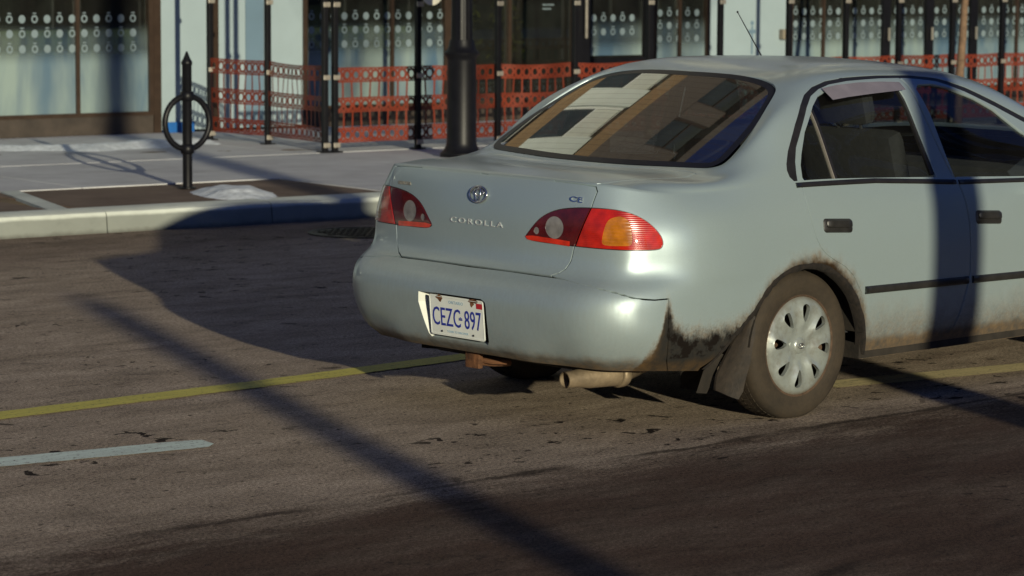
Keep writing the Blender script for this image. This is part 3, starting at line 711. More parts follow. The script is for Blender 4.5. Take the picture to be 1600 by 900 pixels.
# ---------------------------------------------------------------- doors, window trim, glazing
def side_build(m):
    rd = Panel(); rd.add(fill(SA, [DR[m][1][0]], [arch_poly(1.065, m)])); rd.add(fill(SB, [DR[m][1][1]], [RG[m]]))
    rdo = rd.build('rear_door', M['paint'], car)
    fd = Panel(); fd.add(fill(SA, [DF[m][1][0]], [])); fd.add(fill(SB, [DF[m][1][1]], [FG[m]]))
    fdo = fd.build('front_door', M['paint'], car)
    tm = Panel(); tm.add(fill(SB, [TO[m]], [TI[m]], off=-.002, flange=.02)); tm.build('window_trim', M['black'], car)
    # glass: the front window is wound down a little way short of open in the photograph it is a dark pane
    g = Panel(); g.add(fill(SB, [RG[m]], [], off=-.012, flange=0)); g.build('window_pane', M['glass'], rdo)
    g = Panel(); g.add(fill(SB, [FG[m]], [], off=-.012, flange=0)); g.build('window_pane', M['glass'], fdo)
    return rdo, fdo
DOORS = {m: side_build(m) for m in (False, True)}
# the rear glass is fitted by one smooth polynomial so that it reflects without ripples
def smooth_glass(P, off):
    for i, v in enumerate(P.V):
        f = rear_glass_z
        z0, e = f(v[0], v[1]), .002; gx, gy = (f(v[0]+e, v[1]) - z0)/e, (f(v[0], v[1]+e) - z0)/e
        n = np.array([-gx, -gy, 1.0]); n /= np.linalg.norm(n); P.V[i] = np.array([v[0], v[1], z0]) + n*off
        P.N[i] = n
    return P
g = Panel(); g.add(fill(SB, [RWi], [], off=0, flange=0)); smooth_glass(g, .0005); rw_o = g.build('rear_window', M['rear_glass'], car)
g = Panel(); g.add(fill(SB, [RWp], [RWi], off=0, flange=0)); smooth_glass(g, .001); g.build('window_border', M['gloss_black'], rw_o)
g = Panel(); g.add(fill(SB, [WS], [], off=-.004, flange=0)); g.build('windscreen', M['glass'], car)
g = Panel(); g.add(fill(SB, [HD1], [])); g.build('bonnet', M['paint'], car)
# ---------------------------------------------------------------- tail lamps: outer half on the body, inner half on the boot lid
def lamp_build(m):
    Pm = (lambda P: mirP(P)) if m else (lambda P: P)
    L = LampP[m]; L1 = shrink(SA, L, .004)
    spl = [SA.param(p) for p in open_dens(Pm(split), .01)]
    i_out = -40 if not m else 40
    outer_cut = spl + [(spl[-1][0] + i_out, spl[-1][1] - 2), (spl[0][0] + i_out, spl[0][1] + 2)]   # half plane towards the flank
    def clip(poly_, side):
        # polygon intersection by triangulating with the cut as an exclusion
        return poly_
    sg = -1 if not m else 1
    spl_out = [(a + sg * .22, b) for a, b in spl]; spl_in = [(a - sg * .22, b) for a, b in spl]
    outer_inc_exc = spl_out + [(spl[-1][0] - i_out, spl[-1][1] - 2), (spl[0][0] - i_out, spl[0][1] + 2)]
    inner_exc = spl_in + [(spl[-1][0] + i_out, spl[-1][1] - 2), (spl[0][0] + i_out, spl[0][1] + 2)]
    am = [SA.param(p) for p in curve(Pm([(.158,-.632,.812),(.172,-.652,.825),(.190,-.668,.826),(.204,-.688,.813),(.207,-.700,.785),(.203,-.710,.727),(.175,-.680,.720),(.147,-.628,.720),(.143,-.615,.735),(.149,-.622,.784)]), 3)]
    cx, cy, cz = .106, -.404, .770
    ln = [SA.param(Pm([(cx, cy + .044 * math.cos(t), cz + .042 * math.sin(t))])[0]) for t in [k * math.pi / 14 for k in range(28)]]
    sm = [SA.param(Pm([(.098, -.318 + .013 * math.cos(t), .752 + .014 * math.sin(t))])[0]) for t in [k * math.pi / 6 for k in range(12)]]
    st = [SA.param(p) for p in dens(Pm([(.092,-.262,.728),(.094,-.30,.732),(.104,-.41,.728),(.114,-.478,.724),(.113,-.478,.705),(.104,-.409,.709),(.094,-.299,.713),(.0925,-.272,.716)]), .01)]
    back = Panel(); back.add(fill(SA, [L], [], off=-.006, flange=.01, sub=2)); lm = back.build('tail_lamp', M['black'], car)
    p = Panel(); p.add(fill(SA, [L1], [outer_inc_exc, am], off=.003, flange=.012, sub=2)); p.build('red_lens', M['red'], lm)
    p = Panel(); p.add(fill(SA, [am], [], off=.001, flange=0, sub=2)); p.build('amber_lens', M['amber'], lm)
    p = Panel(); p.add(fill(SA, [L1], [inner_exc, ln, st, sm], off=.003, flange=.012, sub=2)); p.build('dark_lens', M['dark_red'], lm)
    p = Panel(); p.add(fill(SA, [ln], [], off=.002, flange=0, sub=3)); p.add(fill(SA, [sm], [], off=.002, flange=0, sub=3)); p.build('reversing_lens', M['clear'], lm)
    p = Panel(); p.add(fill(SA, [st], [], off=.003, flange=.0, sub=2)); p.build('reflector_strip', M['bright_red'], lm)
for m in (False, True): lamp_build(m)
# ---------------------------------------------------------------- strips, handles, badges laid on the surface
def on_surf(P, off=0.0, sheet=None):
    s_ = sheet or SA; q = s_.param(P); return np.array(s_.pos(q)) + s_.nor(q) * off, s_.nor(q)
def strip(P, w, th, sheet=None, up=(0, 0, 1)):
    """raised moulding following points P along the surface"""
    V = []; F = []; P = open_dens(P, .03)
    for p in P:
        rows = []
        for dz, o in ((-w/2, .0), (-w/2, th*.7), (-w/4, th), (w/4, th), (w/2, th*.7), (w/2, .0)):
            q, n = on_surf((p[0] + up[0]*dz, p[1] + up[1]*dz, p[2] + up[2]*dz), 0, sheet); V.append(q + n * (o - .001))
    m = 6
    for i in range(len(P) - 1):
        for k in range(m - 1): F.append((i*m+k, (i+1)*m+k, (i+1)*m+k+1, i*m+k+1))
    F.append(tuple(range(m))[::-1]); F.append(tuple((len(P)-1)*m + k for k in range(m)))
    return MB().add(V, F)
for m in (False, True):
    sg = 1 if m else -1; rdo, fdo = DOORS[m]
    strip([(1.392, sg*.846, .481), (2.048, sg*.846, .474)], .030, .012).build('side_moulding', M['black_plastic'], rdo, smooth=True)
    strip([(2.080, sg*.846, .474), (3.02, sg*.845, .462)], .030, .012).build('side_moulding', M['black_plastic'], fdo, smooth=True)
    # black strip along the window sill
    strip([(1.030, sg*.786, .908), (1.5, sg*.79, .903), (2.012, sg*.80, .876)], .022, .007).build('sill_strip', M['black'], rdo, smooth=True)
    strip([(2.034, sg*.80, .874), (2.6, sg*.79, .853), (3.0, sg*.79, .848)], .022, .007).build('sill_strip', M['black'], fdo, smooth=True)
    # quarter light bar and the thin bright seal beside it
    def bar(P, w_, mat, nm, par, o=.0):
        mb = MB(); V = []
        pts = open_dens(P, .03)
        for p in pts:
            q, n = on_surf(p, -.006 + o, SB); V += [q + np.array([-w_/2, 0, 0]), q + np.array([w_/2, 0, 0]) , q + np.array([w_/2, 0, 0]) - n*.012, q + np.array([-w_/2, 0, 0]) - n*.012]
        F = []
        for i in range(len(pts) - 1):
            for k in range(4): F.append((i*4+k, i*4+(k+1)%4, (i+1)*4+(k+1)%4, (i+1)*4+k))
        mb.add(V, F).build(nm, mat, par)
    bar([(1.272, sg*.650, 1.185), (1.276, sg*.72, 1.05), (1.278, sg*.785, .915)], .020, M['black'], 'window_bar', rdo)
    bar([(1.262, sg*.650, 1.187), (1.266, sg*.72, 1.05), (1.268, sg*.785, .915)], .005, M['steel'], 'window_seal', rdo, .002)
    bar([(1.855, sg*.615, 1.25), (1.868, sg*.66, 1.16), (1.895, sg*.775, .91)], .030, M['black'], 'window_channel', rdo, .001)
    # handles: a dark pocket with a flap
    for par, x0, x1, z0, dzx in ((rdo, 1.142, 1.314, .750, -.010), (fdo, 2.100, 2.272, .728, -.010)):
        def hp(x, z, o): q, n = on_surf((x, sg*.835, z + dzx*(x-x0)/(x1-x0)), o); return q
        def pad(xa, xb, za, zb, o0, o1, rr, n=5):
            ring = []
            for cxx, czz, a0 in ((xb-rr, zb-rr, 0), (xa+rr, zb-rr, 90), (xa+rr, za+rr, 180), (xb-rr, za+rr, 270)):
                for k in range(n): a = math.radians(a0 + 90*k/(n-1)); ring.append((cxx + rr*math.cos(a), czz + rr*math.sin(a)))
            cxm, czm = (xa+xb)/2, (za+zb)/2; N_ = len(ring); V = []
            for f_, o in ((1, o0), (1, (o0+o1)/2), (.90, o1), (.5, o1+.001)):
                V += [hp(cxm + (x-cxm)*f_, czm + (z-czm)*f_, o) for x, z in ring]
            F = [(r*N_+k, r*N_+(k+1)%N_, (r+1)*N_+(k+1)%N_, (r+1)*N_+k) for r in range(3) for k in range(N_)] + [tuple(3*N_+k for k in range(N_))]
            if sg < 0: F = [f[::-1] for f in F]
            return MB().add(V, F)
        h = pad(x0, x1, z0-.028, z0+.028, -.004, .006, .016).build('door_handle', M['black_plastic'], par, auto=40)
        pad(x0+.012, x1-.010, z0-.008, z0+.022, .006, .017, .010).build('handle_flap', M['black_plastic'], h, auto=40)
# rear door wind deflector (smoked, sticking up under the roof edge) on the right side
def deflector():
    V = []; F = []; T = [(1.385,-.601,1.257),(1.48,-.596,1.268),(1.62,-.594,1.274),(1.76,-.598,1.274),(1.868,-.604,1.270)]
    B = [(1.385,-.640,1.205),(1.48,-.637,1.214),(1.62,-.636,1.224),(1.76,-.636,1.232),(1.856,-.634,1.236)]
    for a, b in zip(T, B):
        q, n = on_surf(a, .008, SB); V.append(q); q2, n2 = on_surf(b, .026, SB); V.append(q2)
    for i in range(4): F.append((2*i, 2*i+2, 2*i+3, 2*i+1))
    n0 = len(V); V += [v + np.array([0, .003, .002]) for v in V]; F += [tuple(n0 + k for k in f[::-1]) for f in F[:4]]
    return MB().add(V, F)
deflector().build('wind_deflector', simple('smoked_deflector', (.20, .18, .20), .25, 0, .15, 10, 0, .5), DOORS[False][0], smooth=True)
# ---------------------------------------------------------------- lettering helper
def text_mesh(name, body_, size, mat, parent, extrude=.001, sx_=1.0, offset=0.0, space=1.0):
    cu = bpy.data.curves.new(name, 'FONT'); cu.body = body_; cu.size = size; cu.extrude = extrude; cu.align_x = 'CENTER'; cu.align_y = 'CENTER'; cu.offset = offset
    cu.space_character = space; cu.resolution_u = 3
    to = bpy.data.objects.new(name, cu); COL.objects.link(to); bpy.context.view_layer.update()
    me = bpy.data.meshes.new_from_object(to.evaluated_get(bpy.context.evaluated_depsgraph_get())); bpy.data.objects.remove(to)
    for v in me.vertices: v.co.x *= sx_
    me.name = name; me.materials.clear(); return obj(name, me, parent, mat)
def place(o, origin, right, up):
    r = Vector(right).normalized(); u = Vector(up).normalized(); n = r.cross(u).normalized(); u = n.cross(r)
    o.matrix_local = Matrix(((r.x, u.x, n.x, origin[0]), (r.y, u.y, n.y, origin[1]), (r.z, u.z, n.z, origin[2]), (0, 0, 0, 1)))
def wrap_text(o, y0, z0, off=.002, sheet=None):
    """bend a text mesh (x right, y up) on to the tail: car y = y0 - x"""
    for v in o.data.vertices:
        q, n = on_surf((.1, y0 - v.co.x, z0 + v.co.y), off + v.co.z); v.co = Vector(q)
t_ = text_mesh('model_badge', 'COROLLA', .029, M['badge'], lid_o, .0015, 1.75, 0, 1.40); wrap_text(t_, .004, .757)
t_ = text_mesh('maker_badge', 'TOYOTA', .021, M['steel'], lid_o, .001, 1.05, 0, 1.05); wrap_text(t_, .462, .878)
t_ = text_mesh('trim_badge', 'CE', .030, M['chrome'], lid_o, .002, 1.7, .0008, 1.1); wrap_text(t_, -.497, .886)
# round emblem of three crossed ovals on the lid
def oval(mb, cx, cz, a, b, r, n=28):
    pts = [on_surf((.1, cx + a * math.cos(2*math.pi*k/n), cz + b * math.sin(2*math.pi*k/n)), .006)[0] for k in range(n + 1)]
    mb.tube(pts, r, 6, cap=False)
em = MB(); oval(em, .002, .864, .047, .031, .0042); oval(em, .002, .872, .028, .0125, .003); oval(em, .002, .864, .0125, .028, .003)
em.build('emblem', M['chrome'], lid_o, smooth=True)
# ---------------------------------------------------------------- number plate in its recess
PX = .004
def rwall():
    mb = MB(); q = [on_surf(p, -.0)[0] for p in rec]; n = len(q)
    inner = [np.array([.055, (p[1]) * (.80 if p[1] > 0 else .99), p[2]]) for p in q]
    V = list(q) + inner; return V, n
V_, n_ = rwall()
MB().add(V_, [(i, (i+1) % n_, n_ + (i+1) % n_, n_ + i) for i in range(n_)]).build('recess_wall', M['recess'], bump_o)
MB().add([(.053, .24, .285), (.053, -.20, .285), (.053, -.20, .50), (.053, .24, .50)], [(0, 1, 2, 3)]).build('recess_back', M['under'], bump_o)
plate = bpy.data.objects.new('number_plate', None); COL.objects.link(plate); plate.parent = car
def sheet_round(w_, h_, r, th):
    bm = MB(); ring = []
    for cx, cz, a0 in ((w_/2-r, h_/2-r, 0), (-w_/2+r, h_/2-r, 90), (-w_/2+r, -h_/2+r, 180), (w_/2-r, -h_/2+r, 270)):
        for k in range(5): a = math.radians(a0 + 22.5 * k); ring.append((cx + r*math.cos(a), cz + r*math.sin(a)))
    n = len(ring); V = [(x, y, 0) for x, y in ring] + [(x, y, th) for x, y in ring]
    return bm.add(V, [tuple(range(n))[::-1], tuple(range(n, 2*n))] + [(k, (k+1) % n, n+(k+1) % n, n+k) for k in range(n)])
sheet_round(.305, .157, .010, .0018).build('plate_sheet', M['white_plate'], plate)
rim = MB(); rr = [(.148, .0725), (-.148, .0725), (-.148, -.0725), (.148, -.0725)]
for a, b in zip(rr, rr[1:] + rr[:1]): rim.tube([(a[0], a[1], .002), (b[0], b[1], .002)], .0012, 5)
rim.build('plate_bead', M['white_plate'], plate)
tx = text_mesh('registration', 'CEZC 897', .094, M['plate_blue'], plate, .0008, .66, .0002, 1.02)
xs = [v.co.x for v in tx.data.vertices]; ys = [v.co.y for v in tx.data.vertices]
k_ = .272 / (max(xs) - min(xs)); mx = (max(xs) + min(xs)) / 2; my = (max(ys) + min(ys)) / 2; ky = .072 / (max(ys) - min(ys))
for v in tx.data.vertices: v.co.x = (v.co.x - mx) * k_; v.co.y = (v.co.y - my) * ky - .004
tx.location = (0, 0, .0022)
t2 = text_mesh('province_name', 'ONTARIO', .017, simple('faded_plate_blue', (.25, .38, .48), .5), plate, .0004, 1.0, 0, 1.1); t2.location = (-.002, .055, .0022)
t3 = text_mesh('plate_slogan', 'YOURS TO DISCOVER', .0115, t2.data.materials[0], plate, .0004, 1.0, 0, 1.05); t3.location = (0, -.060, .0022)
cr = MB()                                           # small crown between the two groups
for x_, h_ in ((-.007, .006), (0, .009), (.007, .006)): cr.box((x_-.0018, -.002, 0), (x_+.0018, -.002+h_, .0008))
cr.box((-.010, -.006, 0), (.010, -.0025, .0008)); cr.build('crown', M['plate_blue'], plate, loc=(.021, -.004, .0022))
for x_ in (-.088, .088): MB().lathe([(0, .003), (.0035, .003), (.0045, 0)], 10, c=(x_, -.0615, .0018)).build('plate_bolt', M['black'], plate)
ru = MB(); random.seed(3)
def blob(mb, cx, cy, rx, ry, n=11):
    mb.add([(cx, cy, .0009)] + [(cx + rx*math.cos(2*math.pi*k/n)*random.uniform(.6, 1.2), cy + ry*math.sin(2*math.pi*k/n)*random.uniform(.6, 1.2), .0009) for k in range(n)], [(0, 1+k, 1+(k+1) % n) for k in range(n)])
blob(ru, -.092, .070, .020, .012); blob(ru, -.090, .060, .008, .010); blob(ru, .10, .072, .030, .008); blob(ru, .090, .062, .011, .012); stuff(ru.build('rust_stain', M['rust'], plate, loc=(0, 0, .0016)))
stk = MB(); stk.box((.112, .045, 0), (.146, .066, .0006)); stk.build('sticker', M['sticker_red'], plate, loc=(0, 0, .0019))
place(plate, (PX - .010, .005, .398), (0, -1, 0), (-.10, 0, 1))
# ---------------------------------------------------------------- wheels
WX, FX, WY = 1.065, 3.53, -.80
def tyre(parent):
    prof = [(.188,-.070),(.200,-.082),(.215,-.086),(.240,-.089),(.262,-.087),(.278,-.079),(.287,-.066),(.2905,-.050),(.2905,.050),(.287,.066),(.278,.079),(.262,.087),(.240,.089),(.215,.086),(.200,.082),(.188,.070)]
    mb = MB(); mb.lathe(prof, 72, axis='y'); o = mb.build('tyre', M['tyre'], parent, smooth=True)
    tr_ = MB(); nb = 66
    for k in range(nb):                             # tread blocks in five rows
        for row, (ya, yb) in enumerate(((-.074,-.047),(-.042,-.020),(-.015,.015),(.020,.042),(.047,.074))):
            a0 = 2*math.pi*(k + (.5 if row % 2 else 0))/nb; a1 = a0 + 2*math.pi/nb*.74; sk = .035 if row in (1, 3) else 0.0
            r0, r1 = (.284, .2925) if row in (1, 2, 3) else (.276, .2900)
            V = []
            for r in (r0, r1):
                for a, y_ in ((a0, ya), (a1, ya), (a1+sk, yb), (a0+sk, yb)):
                    rr_ = r - (.012 if abs(y_) > .07 else 0); V.append((rr_*math.cos(a), y_, rr_*math.sin(a)))
            tr_.add(V, [(4,5,6,7),(0,1,5,4),(1,2,6,5),(2,3,7,6),(3,0,4,7)])
    stuff(tr_.build('tread', M['tyre'], o))
    return o
def hubcap(parent, sgn):
    """dished plastic cover with eight teardrop openings between its spokes"""
    R_ = .200; ns = 8
    def prof(r, a):
        if r < .030: h = .029 - (r/.03)**4*.003
        elif r < .034: h = .026 - (r-.030)*1.6
        elif r < .06: h = .0195 - (r-.034)*.04
        elif r < .165: h = .0185 + .013*math.sin((r-.06)/.105*math.pi*.75)
        else: h = .0275 - ((r-.165)/.035)**2*.016
        ph = ((a*ns/(2*math.pi)) % 1) - .5; rg = smooth(.045, .08, r) * (1 - smooth(.15, .178, r))
        return h + rg*.014*(.5 - math.cos(ph*2*math.pi)*.5 - .35)
    verts = []; edges = []
    def loop(P):
        n = len(verts); verts.extend(Vector(p) for p in P); m = len(P); edges.extend((n+i, n+(i+1) % m) for i in range(m))
    def circ(r, n): return [(r*math.cos(2*math.pi*k/n), r*math.sin(2*math.pi*k/n)) for k in range(n)]
    loop(circ(R_, 120)); loop(circ(.030, 40)); loop(circ(.034, 40)); holes = []
    for q in range(ns):
        a0 = 2*math.pi*q/ns; H = []
        shape = [(.094, .000), (.104, .010), (.120, .0165), (.138, .0205), (.152, .0205), (.1605, .012), (.1635, 0), (.1605, -.012), (.152, -.0185), (.138, -.0165), (.120, -.0115), (.104, -.0065)]
        for r, w_, _z in curve([(r, w_, 0) for r, w_ in shape], 4): H.append(((r)*math.cos(a0) - w_*math.sin(a0), r*math.sin(a0) + w_*math.cos(a0)))
        holes.append(H); loop(H)
    for ir in range(1, 30):
        r = R_*ir/30; n = max(8, int(r/.0065))
        for k in range(n):
            p = (r*math.cos(2*math.pi*(k+.5*(ir % 2))/n), r*math.sin(2*math.pi*(k+.5*(ir % 2))/n))
            if min(min((p[0]-h[0])**2 + (p[1]-h[1])**2 for h in H) for H in holes) > 6e-6: verts.append(Vector(p))
    vo, eo, fo, *_ = delaunay_2d_cdt(verts, edges, [], 0, 1e-7)
    P = np.array([(v.x, v.y) for v in vo]); T = np.array([tuple(f) for f in fo]); cen = P[T].mean(1); ok = (cen**2).sum(1) < (R_-.0002)**2
    for H in holes: ok &= ~inside(cen, H)
    T = T[ok]; V = []; F = []
    for x, z in P: r = math.hypot(x, z); V.append((x, -prof(r, math.atan2(z, x)), z))
    for f in T:
        a, b, c = (np.array(V[k]) for k in f); F.append(tuple(int(k) for k in f) if np.cross(b-a, c-a)[1] < 0 else tuple(int(k) for k in f[::-1]))
    cnt = {}
    for f in F:
        for e in ((f[0], f[1]), (f[1], f[2]), (f[2], f[0])): cnt.setdefault(tuple(sorted(e)), []).append(e)
    for es in cnt.values():
        if len(es) == 1:
            a, b = es[0]; n = len(V); V += [(V[a][0], V[a][1]+.016, V[a][2]), (V[b][0], V[b][1]+.016, V[b][2])]; F.append((b, a, n, n+1))
    if sgn > 0: V = [(x, -y, z) for x, y, z in V]; F = [f[::-1] for f in F]
    me = bpy.data.meshes.new('hubcap'); me.from_pydata(V, [], F); me.update(); me.shade_smooth(); me.set_sharp_from_angle(angle=math.radians(48))
    return obj('hubcap', me, parent, M['hubcap'])
def wheel(x, y, z):
    e = bpy.data.objects.new('wheel', None); COL.objects.link(e); e.parent = car; e.location = (x, y + (.087 if y < 0 else -.087), z)
    s_ = -1 if y < 0 else 1
    tyre(e)
    rm = MB(); rm.lathe([(.19, s_*.072), (.192, s_*.080), (.203, s_*.082), (.206, s_*.076)], 60, axis='y'); rm.lathe([(.185, s_*.07), (.17, s_*.03), (.05, s_*.035), (0, s_*.035)], 40, axis='y')
    rm.build('rim', M['rim'], e, smooth=True)
    h = hubcap(e, s_); h.location = (0, s_*.060, 0); h.rotation_euler = (0, math.radians(8), 0)
    mb = MB(); mb.lathe([(0, .0), (.010, 0), (.014, 0)], 20, axis='y')
    lg = MB(); lg_y = -.0315 if s_ < 0 else .0315
    n = 24
    for a_, b_, dz_ in ((.016, .011, 0), (.010, .0045, .003), (.0045, .010, 0)):
        lg.tube([(a_*math.cos(2*math.pi*k/n), lg_y, dz_ + b_*math.sin(2*math.pi*k/n)) for k in range(n+1)], .0011, 5, cap=False)
    l2 = lg.build('hub_emblem', M['chrome'], e, smooth=True); l2.location = (0, s_*.060, 0)
    return e
wheel(WX, -.800, .2835); wheel(WX, .800, .2835 - .018); wheel(FX, -.800, .2835); wheel(FX, .800, .2835 - .018)
# wheel housings, arch lips, mud flaps
for m in (False, True):
    sg = 1 if m else -1
    for x0 in (WX, FX):
        mb = MB(); n = 28; V = []; F = []
        for k in range(n + 1):
            a = math.radians(6 + 168*k/n)
            for yy in (.835, .52): V.append((x0 + .338*math.cos(a), sg*yy, .275 + .335*math.sin(a)))
            V.append((x0 + .02*math.cos(a), sg*.52, .275 + .02*math.sin(a)))
        for k in range(n): F += [(3*k, 3*k+1, 3*k+4, 3*k+3), (3*k+1, 3*k+2, 3*k+5, 3*k+4)]
        mb.add(V, F).build('wheel_housing', M['under'], car)
        lip = MB(); V = []; F = []; random.seed(9)
        A_ = arch(x0); cx_, cz_ = x0, .283; na_ = len(A_)
        for k, p in enumerate(A_):
            d = Vector((p[0]-cx_, p[2]-cz_)).normalized(); r0 = math.hypot(p[0]-cx_, p[2]-cz_)
            crust = .8 + (.4 if x0 < 2 and .5 < p[0] < 1.42 else 0) * random.uniform(-.3, 1)
            for dr, yy in ((.010*crust, .001), (.006*crust, .005*crust), (-.004, .006*crust), (-.014*crust, .0), (-.016, -.035)):
                xx, zz = cx_ + d.x*(r0+dr), cz_ + d.y*(r0+dr); q, _n = on_surf((xx, sg*.84, zz), 0); V.append((xx, q[1] + sg*yy, zz))
        for k in range(na_ - 1):
            for j in range(4): F.append((5*k+j, 5*k+j+1, 5*k+j+6, 5*k+j+5))
        lip.add(V, F).build('arch_lip', M['crust'] if x0 < 2 else M['paint'], car, smooth=True)
    # flexible mud flap hanging behind the rear wheel, curling outwards
    fl = MB(); V = []; F = []
    rows_ = [(.742,.435,.760,.425), (.700,.385,.758,.37), (.650,.335,.748,.31), (.600,.275,.735,.25), (.575,.225,.715,.19), (.566,.175,.695,.145), (.575,.152,.675,.122)]
    for i, (xa, za, xb, zb) in enumerate(rows_):
        for j in range(5):
            t = j/4; V.append((xa + (xb-xa)*t, sg*(.832 - .012*math.sin(t*math.pi) - .028*(i/6)*(1-t) + .004*(i % 2)), za + (zb-za)*t + .006*math.sin(i*1.3 + t*3)))
    k0 = len(V); V += [(x, y - sg*.010, z) for x, y, z in V]; nr = len(rows_)
    for i in range(nr - 1):
        for j in range(4): F += [(5*i+j, 5*i+j+1, 5*i+j+6, 5*i+j+5), (k0+5*i+j, k0+5*i+j+5, k0+5*i+j+6, k0+5*i+j+1)]
        F += [(5*i, 5*i+5, k0+5*i+5, k0+5*i), (5*i+4, k0+5*i+4, k0+5*i+9, 5*i+9)]
    for j in range(4): F.append((5*(nr-1)+j, 5*(nr-1)+j+1, k0+5*(nr-1)+j+1, k0+5*(nr-1)+j))
    fl.add(V, F).build('mud_flap', M['flap'], car, auto=50)
    fl = MB(); fl.add([(.60, sg*.80, .30), (.52, sg*.79, .235), (.505, sg*.77, .15), (.575, sg*.76, .140), (.60, sg*.60, .14), (.60, sg*.60, .30), (.62, sg*.80, .29)], [(0, 1, 2, 3, 6), (6, 3, 4, 5)]).build('inner_flap', M['under'], car)
# ---------------------------------------------------------------- underside, exhaust, tow hook
ub = MB(); ub.box((.20, -.62, .255), (4.2, .62, .32)); ub.box((.26, -.60, .262), (.50, -.60, .30)); ub.box((1.42, -.80, .20), (3.18, -.60, .262)); ub.box((1.42, .60, .20), (3.18, .80, .262))
ub.build('underbody', M['under'], car)
sp = MB(); sp.box((.34, -.42, .19), (.72, .12, .30), .03); sp.box((.30, .30, .20), (.62, .55, .27), .03); sp.box((.10, .08, .235), (.30, .24, .29), .015); sp.tube([(1.06, -.7, .27), (1.06, .7, .27)], .035, 10); sp.build('rear_axle', M['under'], car)
mf = MB(); ex = [(.090, -.485, .205), (.14, -.49, .207), (.20, -.50, .209), (.33, -.515, .211)]
mf.tube(ex, [.031, .033, .043, .047], 20, cap=False); mf.tube([(x, y, z) for x, y, z in ex[:2]], .028, 16, cap=False); mf.build('exhaust_pipe', M['mufflr'], car, smooth=True)
mf = MB(); mf.tube([(.33, -.515, .211), (.335, -.515, .211), (.355, -.515, .211), (.36, -.51, .213), (.72, -.40, .245)], [.047, .055, .055, .045, .035], 20); mf.build('silencer', M['mufflr'], car, smooth=True)
th = MB(); th.box((.075, -.03, .195), (.10, .045, .27), .004); th.tube([(.10, .01, .225), (.16, -.02, .215), (.24, -.03, .205)], [.022, .020, .014], 10); th.tube([(.09, .03, .23), (.12, -.06, .222), (.16, -.10, .222)], .010, 8); th.build('towing_bracket', M['rust'], car, auto=40)
# ---------------------------------------------------------------- roof aerial, cabin
ar = MB(); ar.tube([(2.30, .50, 1.30), (2.11, .50, 1.525)], [.0035, .0018], 6); ar.lathe([(0, .006), (.006, 0), (0, -.006)], 8, c=(2.11, .50, 1.525)); ar.build('aerial', M['black'], car)
ca = MB(); ca.box((.72, -.66, .86), (1.02, .66, .90), .01); ca.build('parcel_shelf', M['cabin'], car)
ca = MB(); ca.box((1.0, -.74, .30), (3.2, .74, .34)); ca.box((3.0, -.72, .34), (3.12, .72, .86), .03); ca.build('cabin_floor', M['cabin'], car)
def seat_mesh(x, y, wd, back=.62, head=True, thk=.11):
    mb = MB(); mb.box((x, y - wd/2, .40), (x + .50, y + wd/2, .56), .05)
    R_ = Matrix.Translation((x + .03, y, .52)) @ Matrix.Rotation(math.radians(-18), 4, 'Y')
    mb.box((-thk, -wd/2, 0), (0, wd/2, back), .05, R_)
    if head: 
        mb.box((-.09, -.13, back + .02), (-.005, .13, back + .22), .045, R_)
        mb.tube([tuple(R_ @ Vector((-.05, -.06, back - .05))), tuple(R_ @ Vector((-.05, -.06, back + .06)))], .007, 6); mb.tube([tuple(R_ @ Vector((-.05, .06, back - .05))), tuple(R_ @ Vector((-.05, .06, back + .06)))], .007, 6)
    return mb
for y_ in (-.37, .37): seat_mesh(2.05, y_, .50, .60).build('front_seat', M['seat'], car, auto=50)
seat_mesh(1.22, 0, 1.24, .48, False).build('rear_seat', M['seat'], car, auto=50)
for y_ in (-.36, .36): MB().box((.98, y_-.13, .92), (1.06, y_+.13, 1.06), .035).build('rear_headrest', M['seat'], car, auto=50)
st = MB(); n = 28; Rm = Matrix.Translation((2.62, .37, .84)) @ Matrix.Rotation(math.radians(62), 4, 'Y')
st.tube([tuple(Rm @ Vector((.18*math.cos(2*math.pi*k/n), .18*math.sin(2*math.pi*k/n), 0))) for k in range(n+1)], .013, 8, cap=False)
for a in (0, 2.1, 4.2): st.tube([tuple(Rm @ Vector((0, 0, 0))), tuple(Rm @ Vector((.18*math.cos(a), .18*math.sin(a), 0)))], .012, 6)
st.tube([tuple(Rm @ Vector((0, 0, 0))), (2.9, .37, .70)], .03, 8); st.build('steering_wheel', M['cabin'], car, smooth=True)
ds = MB(); ds.box((2.75, -.70, .62), (3.15, .70, .88), .05); ds.box((2.72, .20, .82), (2.95, .54, .92), .03); ds.build('dashboard', M['cabin'], car, auto=50)
mi = MB(); mi.box((2.52, -.12, 1.13), (2.55, .12, 1.19), .01); mi.build('rear_view_mirror', M['cabin'], car)
for sg in (-1, 1):
    mi = MB(); mi.box((2.72, sg*.80 if sg > 0 else -1.0, .90), (2.82, 1.0 if sg > 0 else -.80, 1.03), .03); mi.build('wing_mirror', M['paint'], car, auto=50)
# front end
for sg in (-1, 1):
    hl = MB(); V = []; F = []
    for a_ in range(9):
        y_ = .38 + .26*a_/8
        for z_ in (.60, .66, .71 - .02*a_/8):
            q, n = on_surf((4.3 - .25*(a_/8)**2, sg*y_, z_), .004); V.append(q)
    for a_ in range(8):
        for b_ in range(2): F.append((3*a_+b_, 3*a_+b_+1, 3*a_+b_+4, 3*a_+b_+3))
    hl.add(V, F).build('headlight', M['clear'], car, smooth=True)
gr = MB()
for k in range(4):
    z_ = .60 + .022*k; gr.tube([tuple(on_surf((4.4, y_, z_), .004)[0]) for y_ in (-.34, -.17, 0, .17, .34)], .006, 6)
gr.build('grille', M['black'], car)
